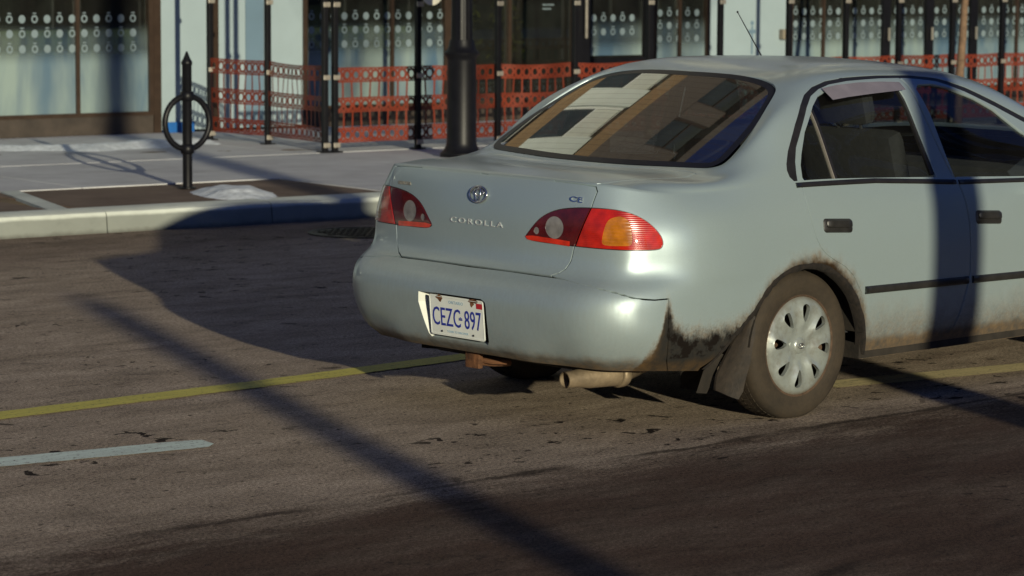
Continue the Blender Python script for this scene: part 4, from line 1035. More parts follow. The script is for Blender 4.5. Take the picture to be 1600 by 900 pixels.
# ================================================================ street
SE = Vector((math.cos(math.radians(-7)), math.sin(math.radians(-7)), 0)); SN = Vector((-SE.y, SE.x, 0)); SROT = math.radians(-7)
def S(s, n, z=0.0): return tuple(SE * s + SN * n + Vector((0, 0, z)))
KH = .14; NK = 7.46          # kerb height, kerb line of the far side
def sheet_poly(name, P, mat, parent=None): return mesh(name, P, [tuple(range(len(P)))], mat, parent)
def sobj(o): o.rotation_euler = (0, 0, SROT); return o     # local frame = street frame
def squad(s0, s1, n0, n1, z): return [(s0, n0, z), (s1, n0, z), (s1, n1, z), (s0, n1, z)]
gr_ = mesh('ground', squad(-400, 600, -400, 600, -.012), [(0, 1, 2, 3)], M['asphalt']); struct(sobj(gr_))
rd_ = mesh('road', [S(-150, -8.2, 0), S(250, -8.2, 0), S(250, NK + .01, 0), S(-150, NK + .01, 0)], [(0, 1, 2, 3)], M['asphalt']); struct(rd_)
# painted lines: measured on the ground plane; slightly ragged ends
def ragline(name, a, b, wd, mat, z=.004, seed=1, tip=False, label=None):
    random.seed(seed); a = Vector((*a, 0)); b = Vector((*b, 0)); d = (b - a).normalized(); n = Vector((-d.y, d.x, 0)); L = (b - a).length
    N_ = int(L / .05); V = []; F = []
    for k in range(N_ + 1):
        p = a + d * (L * k / N_); q = 1.0
        if tip and k == N_: q = .85
        j1, j2 = random.uniform(-.004, .004), random.uniform(-.004, .004)
        V += [tuple(p + n * (wd/2 * q + j1) + Vector((0, 0, z))), tuple(p - n * (wd/2 * (q if q == 1 else q * .4) + j2) + Vector((0, 0, z)))]
    for k in range(N_): F.append((2*k, 2*k+1, 2*k+3, 2*k+2))
    return struct(mesh(name, V, F, mat))
ragline('yellow_line', (-14, 1.46), (-1.217, 1.293), .165, M['yellow'], seed=2)
ragline('yellow_line', (-1.217, 1.293), (.037, 1.283), .16, M['yellow'], seed=3)
ragline('yellow_line', (.037, 1.283), (1.35, 1.332), .15, M['yellow'], seed=4)
ragline('yellow_line', (1.9, 1.36), (30, 1.6), .13, M['yellow'], seed=5)
wd_ = Vector((4.671, -.961, 0)).normalized()
ragline('white_line', (-4.6, .975), (-1.005, .250), .17, M['white_line'], seed=6, tip=True)
ragline('yellow_line', (1.80, -.31), (5.4, -1.05), .18, M['cream'], seed=7)
ragline('yellow_line', (5.4, -1.05), (12.5, -2.5), .17, M['cream'], seed=8)
# manhole cover beyond the boot, a thing of its own
mh = thing('manhole_cover', 'dark round iron manhole cover set in the road near the far kerb', 'manhole cover', (4.75, 6.02, .002))
mb = MB(); mb.lathe([(.36, -.01), (.36, .006), (.33, .007), (.325, .002)], 40); mb.build('frame', M['iron'], mh)
mb = MB(); mb.lathe([(.322, -.01), (.322, .004), (0, .004)], 40)
for i in range(-5, 6):
    for j in range(-5, 6):
        if i*i + j*j < 26: mb.box((i*.055-.018, j*.055-.018, .004), (i*.055+.018, j*.055+.018, .009))
mb.build('lid', M['iron'], mh)
# ---------------------------------------------------------------- kerb: stones with joints
kb = bpy.data.objects.new('kerb', None); COL.objects.link(kb); kb['kind'] = 'structure'; kb.rotation_euler = (0, 0, SROT)
joints = [-30, -12, -5.5, -1.0, 2.62, 3.86, 6.4, 9.4, 12.4, 15.4, 18.4, 30, 60]
for a, b in zip(joints[:-1], joints[1:]):
    m_ = MB(); n_ = 14; V = []; F = []
    prof = [(NK + .006, -.02), (NK, .004), (NK + .012, KH - .028), (NK + .022, KH - .008), (NK + .042, KH), (NK + .30, KH + .002), (NK + .30, -.02)]
    for k in range(n_ + 1):
        s_ = a + .004 + (b - a - .008) * k / n_
        for i, (n0, z0) in enumerate(prof):
            jj = random.uniform(-.004, .004) if 0 < i < 5 else 0; V.append((s_, n0 + jj, z0 + jj * .5))
    P_ = len(prof)
    for k in range(n_):
        for i in range(P_ - 1): F.append((k*P_+i, (k+1)*P_+i, (k+1)*P_+i+1, k*P_+i+1))
    F.append(tuple(range(P_))); F.append(tuple(n_*P_ + i for i in range(P_))[::-1])
    m_.add(V, F).build('kerb_stone', M['kerb'], kb, auto=35)
# ---------------------------------------------------------------- pavement of concrete slabs, brown tree bed strip
pv = bpy.data.objects.new('pavement', None); COL.objects.link(pv); pv['kind'] = 'structure'; pv.rotation_euler = (0, 0, SROT)
mesh('slab_base', squad(-100, 160, NK + .25, 60, KH - .02), [(0, 1, 2, 3)], M['soil'], pv)
def slab(s0, s1, n0, n1, z=KH, mat='slab', g=.004, name='slab', parent=None):
    return MB().box((s0 + g, n0 + g, z - .05), (s1 - g, n1 - g, z + random.uniform(-.0012, .0012)), .004).build(name, M[mat], parent or pv)
random.seed(11)
n0, n1, n2 = NK + .302, 9.22, 11.15
for a, b in ((-30, -8), (-8, -3), (-3, -.6), (5.02, 5.9), (5.9, 8.4), (8.4, 12), (12, 18), (18, 40)): slab(a, b, n0, n1)
sl_ = [-30, -12, -6, -3, -1.4, .2, 1.8, 3.4, 5.0, 6.6, 8.2, 9.8, 11.4, 13.0, 14.6, 16.2, 19, 24, 40]
for a, b in zip(sl_[:-1], sl_[1:]): slab(a, b, n1, n2); slab(a, b, n2 + .22, 14.38)
for a, b in ((-30, -6), (-6, 0), (0, 6.75), (6.75, 12), (12, 18), (18, 40)): slab(a, b, n2, n2 + .22, KH - .004)
# brown paving panels divided by pale strips
slab(2.62, 5.02, n0, n1, KH - .006, 'bed', .002, 'brown_panel'); slab(-.6, 2.42, n0, n1, KH - .006, 'bed', .002, 'brown_panel')
MB().add([(2.36, n0, KH+.001), (2.50, n0, KH+.001), (2.90, n1, KH+.001), (2.76, n1, KH+.001), (2.36, n0, KH-.05), (2.50, n0, KH-.05), (2.90, n1, KH-.05), (2.76, n1, KH-.05)],
         [(0, 1, 2, 3), (0, 4, 5, 1), (1, 5, 6, 2), (2, 6, 7, 3), (3, 7, 4, 0)]).build('pale_strip', M['kerb'], pv)
# snow and grit --------------------------------------------------
def lumps(name, cells, mat, seed, z0=KH, h=.06, res=.03):
    """ragged heap: height field over street-frame points given by a density function"""
    (s0, s1, m0, m1), fn = cells; V = []; F = []; ns_ = int((s1 - s0)/res); nn = int((m1 - m0)/res); rng = np.random.RandomState(seed)
    ph = rng.rand(12, 3) * 6.28
    def nzf(x, y):
        v = 0
        for k in range(6): f = 3.2 * 1.75**k; v += math.sin(x*f + ph[k, 0] + 1.7*math.sin(y*f*.7 + ph[k, 1])) * math.cos(y*f*.9 + ph[k, 2]) / (1.5**k)
        return v / 2.4
    idx = {}
    for i in range(ns_ + 1):
        for j in range(nn + 1):
            s_, m_ = s0 + i*res, m0 + j*res; d = fn(s_, m_) + .33 * nzf(s_, m_)
            if d > -.12: idx[(i, j)] = len(V); V.append((s_, m_, z0 - .012 + h * max(-.15, min(1, d*1.5)) + .010 * nzf(s_*3, m_*3) * (d > 0)))
    for i in range(ns_):
        for j in range(nn):
            q = [(i, j), (i+1, j), (i+1, j+1), (i, j+1)]
            if all(k in idx for k in q): F.append(tuple(idx[k] for k in q))
    o = mesh(name, V, F, mat, None, True); sobj(o); return stuff(o)
el = lambda s, n, cs, cn, a, b: 1 - math.sqrt(((s-cs)/a)**2 + ((n-cn)/b)**2)
lumps('snow_patch', ((3.5, 4.6, 7.3, 8.9), lambda s, n: el(s - (n-8.1)*.15, n, 4.02, 8.15, .30, .62)), M['snow'], 4, h=.06)
lumps('snow_ridge', ((2.0, 7.0, 11.2, 14.2), lambda s, n: .62 - abs(n - (13.55 - .32*(s - 3.9) + .25*math.sin(s*2.1)))/.55 if s < 6.7 else -1), M['snow'], 5, h=.06, res=.05)
lumps('soil_patch', ((3.0, 7.6, 10.9, 13.6), lambda s, n: .5 - abs(n - (12.75 - .36*(s - 4.0)))/.30), M['soil'], 6, h=.015, res=.06)
# ---------------------------------------------------------------- black post and ring bike stand
bk = thing('bike_stand', 'black steel post and ring bike stand on the brown paving beside the snow', 'bike rack', S(3.985, 8.77, KH), SROT)
mb = MB(); mb.lathe([(.034, 0), (.034, .86), (.036, .862), (.040, .875), (.036, .89), (.026, .905), (.018, .925), (.006, .955), (0, .958)], 20)
mb.lathe([(.06, 0), (.06, .008), (.034, .012)], 20); mb.build('post', M['iron'], bk, auto=50)
mb = MB(); n = 40
mb.tube([(.178*math.cos(2*math.pi*k/n), 0, .46 + .185*math.sin(2*math.pi*k/n)) for k in range(n+1)], .021, 10, cap=False); mb.build('ring', M['iron'], bk, smooth=True)
for z_ in (.275, .645):
    mb = MB(); mb.lathe([(.034, z_-.035), (.047, z_-.028), (.050, z_), (.047, z_+.028), (.034, z_+.035)], 20); mb.build('collar', M['iron'], bk, smooth=True)
# ---------------------------------------------------------------- cast iron street lamp
lp = thing('street_lamp', 'black cast iron street lamp with a fat ribbed base standing between fence and car', 'street lamp', S(7.50, 10.36, KH), SROT)
mb = MB(); mb.lathe([(.175, 0), (.175, .03), (.15, .05), (.128, .09), (.122, .12), (.117, .78), (.121, .80), (.128, .81), (.142, .83), (.145, .845), (.128, .865), (.118, .875), (.108, .90), (.103, .93), (.098, .95)], 32); mb.build('base', M['iron'], lp, auto=35)
mb = MB(); nf = 12; V = []; F = []
for z_, r_ in ((.93, .088), (1.3, .083), (2.6, .070), (4.2, .058)):
    for k in range(nf*4):
        a = 2*math.pi*k/(nf*4); V.append((r_*(1 - .07*(k % 4 == 0))*math.cos(a), r_*(1 - .07*(k % 4 == 0))*math.sin(a), z_))
for i in range(3):
    for k in range(nf*4): F.append((i*nf*4+k, i*nf*4+(k+1) % (nf*4), (i+1)*nf*4+(k+1) % (nf*4), (i+1)*nf*4+k))
mb.add(V, F).build('fluted_shaft', M['iron'], lp, smooth=True)
mb = MB(); mb.lathe([(.058, 4.2), (.09, 4.22), (.06, 4.28), (.12, 4.36), (.02, 4.40)], 24); mb.build('capital', M['iron'], lp, auto=40)
mb = MB(); mb.lathe([(.08, 4.38), (.19, 4.5), (.21, 4.65), (.15, 4.82), (0, 4.88)], 24); mb.build('globe', simple('opal_globe', (.7, .7, .66), .3), lp, smooth=True)
# ---------------------------------------------------------------- patio fence: black posts with steel clips
FN = 11.35
fence = thing('patio_fence', 'tall black steel patio posts with pale clips standing in a row before the shopfront', 'fence', (0, 0, KH), SROT)
def cyl(r, h, n=14): return MB().lathe([(r, 0), (r, h), (0, h)], n)
post_bm = MB().box((-.021, -.024, 0), (.021, .024, 2.3), .003).box((-.05, -.05, 0), (.05, .05, .010)); post_me = None; clip_me = None
POSTS = [(6.87, 13.26), (6.99, 12.5), (6.835, 11.37)] + [(6.92 + .84*k, FN) for k in range(7)] + [(12.68, FN), (13.37, FN), (14.09, FN), (14.78, FN), (15.5, FN), (16.3, FN), (17.1, FN), (17.9, FN), (18.7, FN)]
for (s_, n_) in POSTS:
    if post_me is None: p = post_bm.build('post', M['iron'], fence); post_me = p.data
    else: p = obj('post', post_me, fence)
    p.location = (s_, n_, 0)
    for z_ in (.06, .62, 1.22):
        if clip_me is None:
            mb = MB(); mb.box((-.032, -.040, -.020), (.032, -.025, .020), .003); c_ = mb.build('clip', M['steel'], p); clip_me = c_.data
        else: c_ = obj('clip', clip_me, p)
        c_.location = (0, 0, z_)
MB().box((6.8, FN - .02, 2.3), (18.8, FN + .02, 2.36)).build('top_rail', M['iron'], fence)
MB().box((6.85, FN, 2.3), (6.89, 13.3, 2.36)).build('top_rail', M['iron'], fence)
# ---------------------------------------------------------------- orange plastic netting
net = thing('safety_netting', 'bright orange plastic safety netting strung low between the black patio posts', 'safety netting', (0, 0, KH), SROT)
def netting(a, b, z0=(.075, .075), z1=(.70, .70), seed=1):
    """one bay: three bands of ring cells joined by thin vertical bars"""
    random.seed(seed); a = Vector((*a, 0)); b = Vector((*b, 0)); L = (b - a).length; d = (b - a) / L; nc = max(1, round(L / .093)); cw = L / nc
    V = []; F = []; T = .0015; nrm = Vector((-d.y, d.x, 0))
    sag = random.uniform(.0, .02)
    def P(x, v):
        t = x / L; lo = z0[0] + (z0[1]-z0[0])*t; hi = z1[0] + (z1[1]-z1[0])*t; hi -= sag * math.sin(math.pi*t)*v
        w_ = .008 * math.sin(x*7 + v*4 + seed) + .005*math.sin(x*17 - v*9 + seed*2); p = a + d*x + nrm*w_; return (p.x, p.y, lo + (hi-lo)*v + .002*math.sin(x*6.3 + seed*1.7))
    def quad(q): n = len(V); V.extend(P(*c) for c in q); F.append((n, n+1, n+2, n+3))
    bands = ((0, .20), (.40, .60), (.80, 1.0))
    H = z1[0] - z0[0]
    for v0, v1 in bands:
        rw = .012 / H
        quad([(0, v0), (L, v0), (L, v0 + rw), (0, v0 + rw)]) if False else None
        for k in range(nc):
            x0 = k*cw; x1 = x0 + cw; xm = (x0+x1)/2; vm = (v0+v1)/2
            quad([(x0, v0), (x1, v0), (x1, v0+rw), (x0, v0+rw)]); quad([(x0, v1-rw), (x1, v1-rw), (x1, v1), (x0, v1)])
            n = 12; ri, ro = .0255, .0455; base = len(V)
            for i in range(n):
                t = 2*math.pi*i/n; V.append(P(xm + ri*.92*math.cos(t), vm + ri*1.15*math.sin(t)/H)); V.append(P(xm + ro*math.cos(t), vm + ro*1.12*math.sin(t)/H))
            for i in range(n): j = (i+1) % n; F.append((base+2*i, base+2*j, base+2*j+1, base+2*i+1))
            bw = .010
            for cx, cv in ((x0, v0), (x0, v1), (x1, v0), (x1, v1)):
                sx__ = 1 if cx == x0 else -1; sv = 1 if cv == v0 else -1
                quad([(cx - sx__*bw*.2, cv), (cx + sx__*bw*1.6, cv), (xm - sx__*ro*.55, vm - sv*ro*.9/H), (xm - sx__*ro*.9, vm - sv*ro*.62/H)])
            quad([(x0 - .006, vm - .016/H), (x0 + .012, vm - .022/H), (x0 + .012, vm + .022/H), (x0 - .006, vm + .016/H)])
            quad([(x1 - .012, vm - .022/H), (x1 + .006, vm - .016/H), (x1 + .006, vm + .016/H), (x1 - .012, vm + .022/H)])
    for v0, v1 in ((.20, .40), (.60, .80)):
        for k in range(nc):
            x0 = k*cw; quad([(x0 - .0085, v0), (x0 + .0085, v0), (x0 + .0085, v1), (x0 - .0085, v1)])
    return stuff(mesh('netting_panel', V, F, M['orange'], net))
bays = [((6.87, 13.24), (6.98, 12.52)), ((6.99, 12.48), (6.85, 11.39))] + [((6.93 + .84*k, FN + .028), (6.91 + .84*(k+1), FN + .028)) for k in range(6)]
xs_ = [11.96, 12.68, 13.37, 14.09, 14.78, 15.5, 16.3, 17.1, 17.9, 18.7]
bays += [((a, FN + .028), (b, FN + .028)) for a, b in zip(xs_[:-1], xs_[1:])]
for k, (a, b) in enumerate(bays): netting(a, b, z1=(.72, .72) if k < 2 else (.70, .70), seed=k + 1)
# ---------------------------------------------------------------- leaning bare sapling before the netting
tr = thing('sapling', 'thin bare leaning sapling with pale brown bark in front of the orange netting', 'tree', S(13.75, 10.9, KH), SROT)
bark = simple('bark', (.16, .10, .06), .9, 0, .4, 20, .7)
mb = MB(); mb.tube([(-.02, 0, 0), (.0, 0, .5), (.03, 0, .9), (.06, .02, 1.15), (.12, .02, 1.6), (.16, .04, 2.4), (.2, .05, 3.4)], [.045, .040, .036, .034, .030, .022, .008], 8); mb.build('trunk', bark, tr, smooth=True)
def branches(parent, root_z, n, L0, seed, r0=.02, depth=3, spread=.8, up_=.8, x0=.15, y0=.03):
    random.seed(seed); mb = MB()
    def grow(p, d, L, r, k):
        pts = [p]; q = p.copy(); dd = d.copy()
        for _ in range(4):
            dd = (dd + Vector((random.uniform(-.18, .18), random.uniform(-.18, .18), random.uniform(-.05, .14)))).normalized(); q = q + dd * L/4; pts.append(q.copy())
        mb.tube(pts, [r, r*.85, r*.7, r*.55, r*.35], 5)
        if k > 0:
            for i in range(2 + (k > 1)):
                b_ = pts[random.choice((2, 3, 4))]; nd = (dd + Vector((random.uniform(-spread, spread), random.uniform(-spread, spread), random.uniform(0, .5)))).normalized()
                grow(b_, nd, L*.62, r*.55, k - 1)
    for i in range(n):
        a = random.uniform(0, 6.28); z_ = root_z + i*.28*L0
        grow(Vector((x0, y0, z_)), Vector((math.cos(a), math.sin(a), up_)).normalized(), L0*random.uniform(.7, 1.1), r0, depth)
    return stuff(mb.build('crown', bark, parent, smooth=True))
branches(tr, 2.0, 5, .9, 3)
# ================================================================ shopfront building
WN = 14.40
bld = thing('shopfront_building', 'pale street building with frosted dotted shop windows, dark plinth and tan brick piers above', 'building', (0, 0, KH), SROT)
white_pan = simple('white_wall_panel', (.30, .375, .40), .35, 0, .05, 2.5, coat=.15)
blue_pan = simple('blue_grey_panel', (.13, .20, .26), .4, 0, .08, 2.5)
frame_br = simple('bronze_window_frame', (.050, .032, .022), .35, .3, .2, 12)
plinth_m = simple('dark_stone_plinth', (.045, .034, .026), .5, 0, .4, 5, .2)
brickm = None
def brick_mat(name, lo, hi, mort=(.20, .17, .14)):
    t = NT(name); o = t.obj(); x, y, z = t.sep(o); b = t.n('ShaderNodeTexBrick'); t.link(t.comb(x, z, 0), b.inputs[0])
    b.inputs['Color1'].default_value = (*lo, 1); b.inputs['Color2'].default_value = (*hi, 1); b.inputs['Mortar'].default_value = (*mort, 1)
    b.inputs['Scale'].default_value = 1; b.inputs['Brick Width'].default_value = .22; b.inputs['Row Height'].default_value = .075; b.inputs['Mortar Size'].default_value = .006
    c = t.mix(t.math('MULTIPLY', t.noise(o, 3, 5, .6), .5), b.outputs[0], (.12, .09, .06))
    return t.surf(t.bsdf(c, .85, 0, t.bump(b.outputs['Fac'], -.4, .006)))
tan = brick_mat('tan_brick', (.25, .15, .065), (.30, .19, .085), (.18, .13, .08)); dbrick = brick_mat('dark_brick', (.062, .052, .048), (.085, .07, .062), (.09, .08, .075))
def frost_mat():
    t = NT('frosted_film'); o = t.obj(); x, y, z = t.sep(o)
    n = t.noise(t.map(o, (2.4, 1, .5)), 1, 4, .55, .4)
    col = t.ramp(n, [(.38, (.08, .14, .20)), (.5, (.17, .23, .25)), (.62, (.25, .32, .30))])
    a = t.math('MULTIPLY', t.sstep(z, .86, .62), .93)
    a = t.math('MAXIMUM', a, t.math('MULTIPLY', t.sstep(z, 1.02, .84), .30))
    return t.surf(t.bsdf(col, .35, 0, None, 0, alpha=a))
frost = frost_mat(); dotm = simple('frit_dot', (.17, .22, .24), .5, 0, .1, 3)
def pan(name, s0, s1, z0, z1, mat, d=.06, n=WN, par=None): return MB().box((s0 + .002, n, z0), (s1 - .002, n + d, z1)).build(name, mat, par or bld)
ground_h = 3.3
# (s0, s1, kind)
bays_ = [(-14, -9.0, 'glass'), (-9.0, -5.6, 'white'), (-5.6, .2, 'glass'), (.2, 3.3, 'white'), (3.3, 6.95, 'glass'), (7.03, 7.52, 'white'), (7.52, 7.64, 'dark'), (7.64, 8.14, 'bluewhite'), (8.14, 8.57, 'white'), (8.57, 10.25, 'glass'), (10.25, 11.84, 'dark_glass'), (11.84, 12.84, 'door'),
         (12.84, 13.60, 'glass'), (13.60, 13.80, 'white'), (13.80, 14.72, 'white'), (14.72, 20.5, 'glassr'), (20.5, 22.5, 'white'), (22.5, 30, 'glass')]
def dots(s0, s1, par, rows=(1.045, .915, .780), r=.034, step=.124, phase=0):
    mb = MB(); n = 14
    for ri_, z_ in enumerate(rows):
        k = 0; s_ = s0 + .06
        while s_ < s1 - .04:
            ring = (k + ri_ + phase) % 2 == 1; y_ = -.004
            if ring:
                V = []; 
                for i in range(n): a = 2*math.pi*i/n; V += [(s_ + r*.95*math.cos(a), y_, z_ + r*1.05*math.sin(a)), (s_ + r*.52*math.cos(a), y_, z_ + r*.60*math.sin(a))]
                mb.add(V, [(2*i, 2*((i+1) % n), 2*((i+1) % n)+1, 2*i+1) for i in range(n)])
                mb.add([(s_-.018, y_, z_+r+.012), (s_+.018, y_, z_+r+.012), (s_+.018, y_, z_+r+.022), (s_-.018, y_, z_+r+.022)], [(0, 1, 2, 3)])
            else: mb.add([(s_ + r*math.cos(2*math.pi*i/n), y_, z_ + r*1.1*math.sin(2*math.pi*i/n)) for i in range(n)], [tuple(range(n))])
            k += 1; s_ += step
    o = stuff(mb.build('dot_pattern', dotm, par)); return o
def window(s0, s1, z0, z1, mull=(), frostz=True, phase=0, fm=None):
    fm = fm or frame_br; e = bpy.data.objects.new('shop_window', None); COL.objects.link(e); e.parent = bld; e.location = (0, WN, 0)
    fr = MB(); t_ = .045
    fr.box((s0, -.02, z0), (s0 + t_, .06, z1)); fr.box((s1 - t_, -.02, z0), (s1, .06, z1)); fr.box((s0 + t_, -.02, z0), (s1 - t_, .06, z0 + .035)); fr.box((s0 + t_, -.02, z1 - t_), (s1 - t_, .06, z1))
    fr.build('frame', fm, e)
    edges = [s0 + t_] + list(mull) + [s1 - t_]
    for m_ in mull: MB().box((m_ - .018, -.015, z0 + .035), (m_ + .018, .05, z1 - t_)).build('mullion', fm, e)
    for a, b in zip(edges[:-1], edges[1:]): MB().box((a + .012, .018, z0 + .03), (b - .012, .026, z1 - t_)).build('pane', M['shop_glass'], e)
    if frostz: mesh('frosted_film', [(s0 + t_, .012, z0 + .03), (s1 - t_, .012, z0 + .03), (s1 - t_, .012, 1.05), (s0 + t_, .012, 1.05)], [(0, 1, 2, 3)], frost, e)
    if frostz: dots(s0 + t_, s1 - t_, e, phase=phase).location = (0, .012, 0)
    return e
for k, (a, b, kind) in enumerate(bays_):
    if kind == 'white': pan('wall_panel', a, b, .02 if b - a > 1 else .02, ground_h, white_pan)
    elif kind == 'bluewhite':
        pan('wall_panel', a, a + .30, .02, ground_h, white_pan); pan('wall_panel', a + .30, b, .02, ground_h, blue_pan, .055)
    elif kind == 'dark': pan('wall_panel', a, b, .0, ground_h, frame_br, .05, WN - .02)
    elif kind == 'glass':
        mu = {3.3: (6.18,), 8.57: (9.59,), 12.84: (13.2,)}.get(a, tuple(a + 1.3*i for i in range(1, int((b-a)/1.3))))
        window(a, b, .165, ground_h, mu, phase=k % 2); pan('plinth', a, b, 0, .165, plinth_m, .08, WN - .01)
    elif kind == 'glassr':
        e = window(a, b, .165, ground_h, (15.22, 15.55, 16.14, 16.8, 17.49, 18.2, 18.9, 18.6), phase=1); pan('plinth', a, b, 0, .165, plinth_m, .08, WN - .01)
        for s_ in (16.14, 16.8, 17.49):
            MB().box((s_ - .055, -.03, .165), (s_ + .055, .05, 3.2)).build('door_stile', M['iron'], e)
            MB().box((s_ - .01, -.075, .72), (s_ + .01, -.05, .86), .004).build('pull_handle', M['steel'], e)
    elif kind == 'dark_glass':
        window(a, b, .165, ground_h, (11.0,), frostz=False); pan('plinth', a, b, 0, .165, plinth_m, .08, WN - .01)
    elif kind == 'door':
        e = bpy.data.objects.new('shop_door', None); COL.objects.link(e); e.parent = bld; e.location = (0, WN, 0)
        fr = MB(); z1 = 2.35
        fr.box((a, -.03, 0), (a + .17, .05, z1)); fr.box((b - .12, -.03, 0), (b, .05, z1)); fr.box((a + .17, -.03, 0), (b - .12, .05, .60)); fr.box((a + .17, -.03, z1 - .12), (b - .12, .05, z1)); fr.build('door_frame', M['iron'], e)
        MB().box((a + .17, .01, .60), (b - .12, .02, z1 - .12)).build('pane', M['shop_glass'], e)
        mesh('frosted_film', [(a + .19, .004, .62), (b - .14, .004, .62), (b - .14, .004, 1.02), (a + .19, .004, 1.02)], [(0, 1, 2, 3)], frost, e)
        dots(a + .17, b - .12, e, rows=(1.0, .86)).location = (0, .004, 0)
        MB().box((a + .06, -.09, .8), (a + .085, -.065, 1.5), .005).build('handle', M['steel'], e)
        pan('wall_panel', a, b, z1, ground_h, frame_br, .05)
# small things on the wall
pan('wall_edge', 6.95, 7.03, 0, ground_h, frame_br, .07, WN - .02)
blu = MB().box((7.04, WN - .05, KH), (7.36, WN - .012, KH + .095), .004).build('blue_box', simple('blue_plastic', (.012, .11, .36), .45, 0, .15, 8)); sobj(blu); tag(blu, 'low bright blue plastic box at the foot of the white wall behind the bike stand', 'box')
jb = MB().box((14.58, WN - .07, KH + .755), (14.71, WN - .003, KH + .86), .006).build('junction_box', simple('beige_plastic', (.22, .19, .14), .6)); sobj(jb); tag(jb, 'small beige junction box on the white wall left of the black post', 'electrical box')
sym = MB(); sym.lathe([(0, 0), (.024, 0)], 14, axis='y', c=(14.20, WN - .003, .93)); sym.box((14.19, WN - .004, .60), (14.212, WN - .002, .9)); sym.box((14.15, WN - .0045, .82), (14.25, WN - .0015, .86)); sym.build('wall_symbol', blue_pan, bld)
sg_ = MB(); sg_.lathe([(0, -.012), (.11, -.012), (.11, .0)], 28, axis='y'); sgo = sg_.build('round_sign', simple('cream_sign', (.62, .60, .50), .4)); sgo.location = S(7.86, FN - .055, KH + 1.32); sgo.rotation_euler = (0, 0, SROT); tag(sgo, 'round cream sign fixed high on a black fence post left of the street lamp', 'sign')
led = MB(); led.box((13.40, WN + .3, 1.20), (13.46, WN + .33, 1.9)); 
ledm = NT('blue_lamp_tube'); ledm.surf(ledm.bsdf((.02, .02, .5), .4, emit=((.03, .03, 1.0), 1.6))); ledo = MB().box((16.36, WN + .25, KH + 1.14), (16.42, WN + .28, KH + 1.8), .005).build('blue_light_tube', ledm.m); sobj(ledo); tag(ledo, 'glowing blue light tube inside the shop window on the right', 'light')
lt = MB(); random.seed(5)
for r_, (z_, wd__) in enumerate(((1.25, .17), (1.215, .13), (1.13, .14), (1.09, .10))):
    s_ = 11.42
    while s_ < 11.42 + wd__: w__ = random.uniform(.008, .022); lt.box((s_, WN + .004, z_), (s_ + w__, WN + .006, z_ + .016)); s_ += w__ + .006
stuff(lt.build('window_lettering', dotm, bld))
# inside: floor, back wall, party walls, ceiling
inn = simple('dark_shop_interior', (.030, .028, .026), .9, 0, .5, 1.2)
MB().box((-14, WN + 4, 0), (30, WN + 4.1, 3.3)).build('back_wall', inn, bld)
mesh('shop_floor', [(-14, WN + .08, .0), (30, WN + .08, .0), (30, WN + 4, .0), (-14, WN + 4, .0)], [(0, 1, 2, 3)], inn, bld)
mesh('shop_ceiling', [(-14, WN + .08, 3.28), (30, WN + .08, 3.28), (30, WN + 4, 3.28), (-14, WN + 4, 3.28)], [(3, 2, 1, 0)], inn, bld)
# blinds and a pale counter glimpsed above the film
MB().box((3.4, WN + .5, .70), (10.1, WN + 1.0, .93)).build('counter', simple('pale_counter', (.30, .28, .14), .6, 0, .3, 3), bld)
# cedar-like shrubs added to imitate foliage mirrored in the dark window
def leaf_cloud(seed, h, r, n, mat, name='foliage', parent=None, leaf=.03):
    random.seed(seed); mb = MB()
    for _ in range(n):
        z_ = random.uniform(.02, 1)**.8 * h; rr_ = r * (1 - (z_/h)**1.6) * random.uniform(.35, 1.05) + .01; a = random.uniform(0, 6.28)
        c = Vector((rr_*math.cos(a), rr_*math.sin(a), z_)); u = Vector((random.gauss(0, 1), random.gauss(0, 1), random.gauss(0, 1.6))).normalized(); v = u.orthogonal().normalized()
        l = leaf * random.uniform(.6, 1.3); mb.add([tuple(c - u*l), tuple(c + v*l*.35), tuple(c + u*l), tuple(c - v*l*.35)], [(0, 1, 2, 3)])
    return stuff(mb.build(name, mat, parent))
yg = simple('yellow_green_foliage', (.22, .17, .02), .8, 0, .6, 5)
for i, (s_, n_, h_, r_, lab) in enumerate(((10.45, .30, 1.9, .17, 'added yellow-green shrub imitating foliage mirrored in the dark shop window, just right of the street lamp'), (10.72, .34, 2.1, .15, 'tall added yellow-green shrub, middle one imitating foliage mirrored in the dark shop window'), (11.18, .32, 1.7, .20, 'added yellow-green shrub imitating foliage mirrored in the dark shop window, nearest the black door'))):
    sh_ = thing('reflection_shrub', lab, 'shrub', S(s_, WN + n_, KH), 0, 'added shrubs imitating foliage mirrored in the shop window')
    MB().lathe([(.10, 0), (.13, .26), (.11, .26), (.10, .24), (0, .24)], 16).build('planter', M['black_plastic'], sh_, auto=40)
    MB().tube([(0, 0, .2), (0, 0, h_*.8)], [.015, .006], 6).build('stem', bark, sh_)
    leaf_cloud(20 + i, h_ - .6, r_, 900, yg, parent=sh_).location = (0, 0, .55)
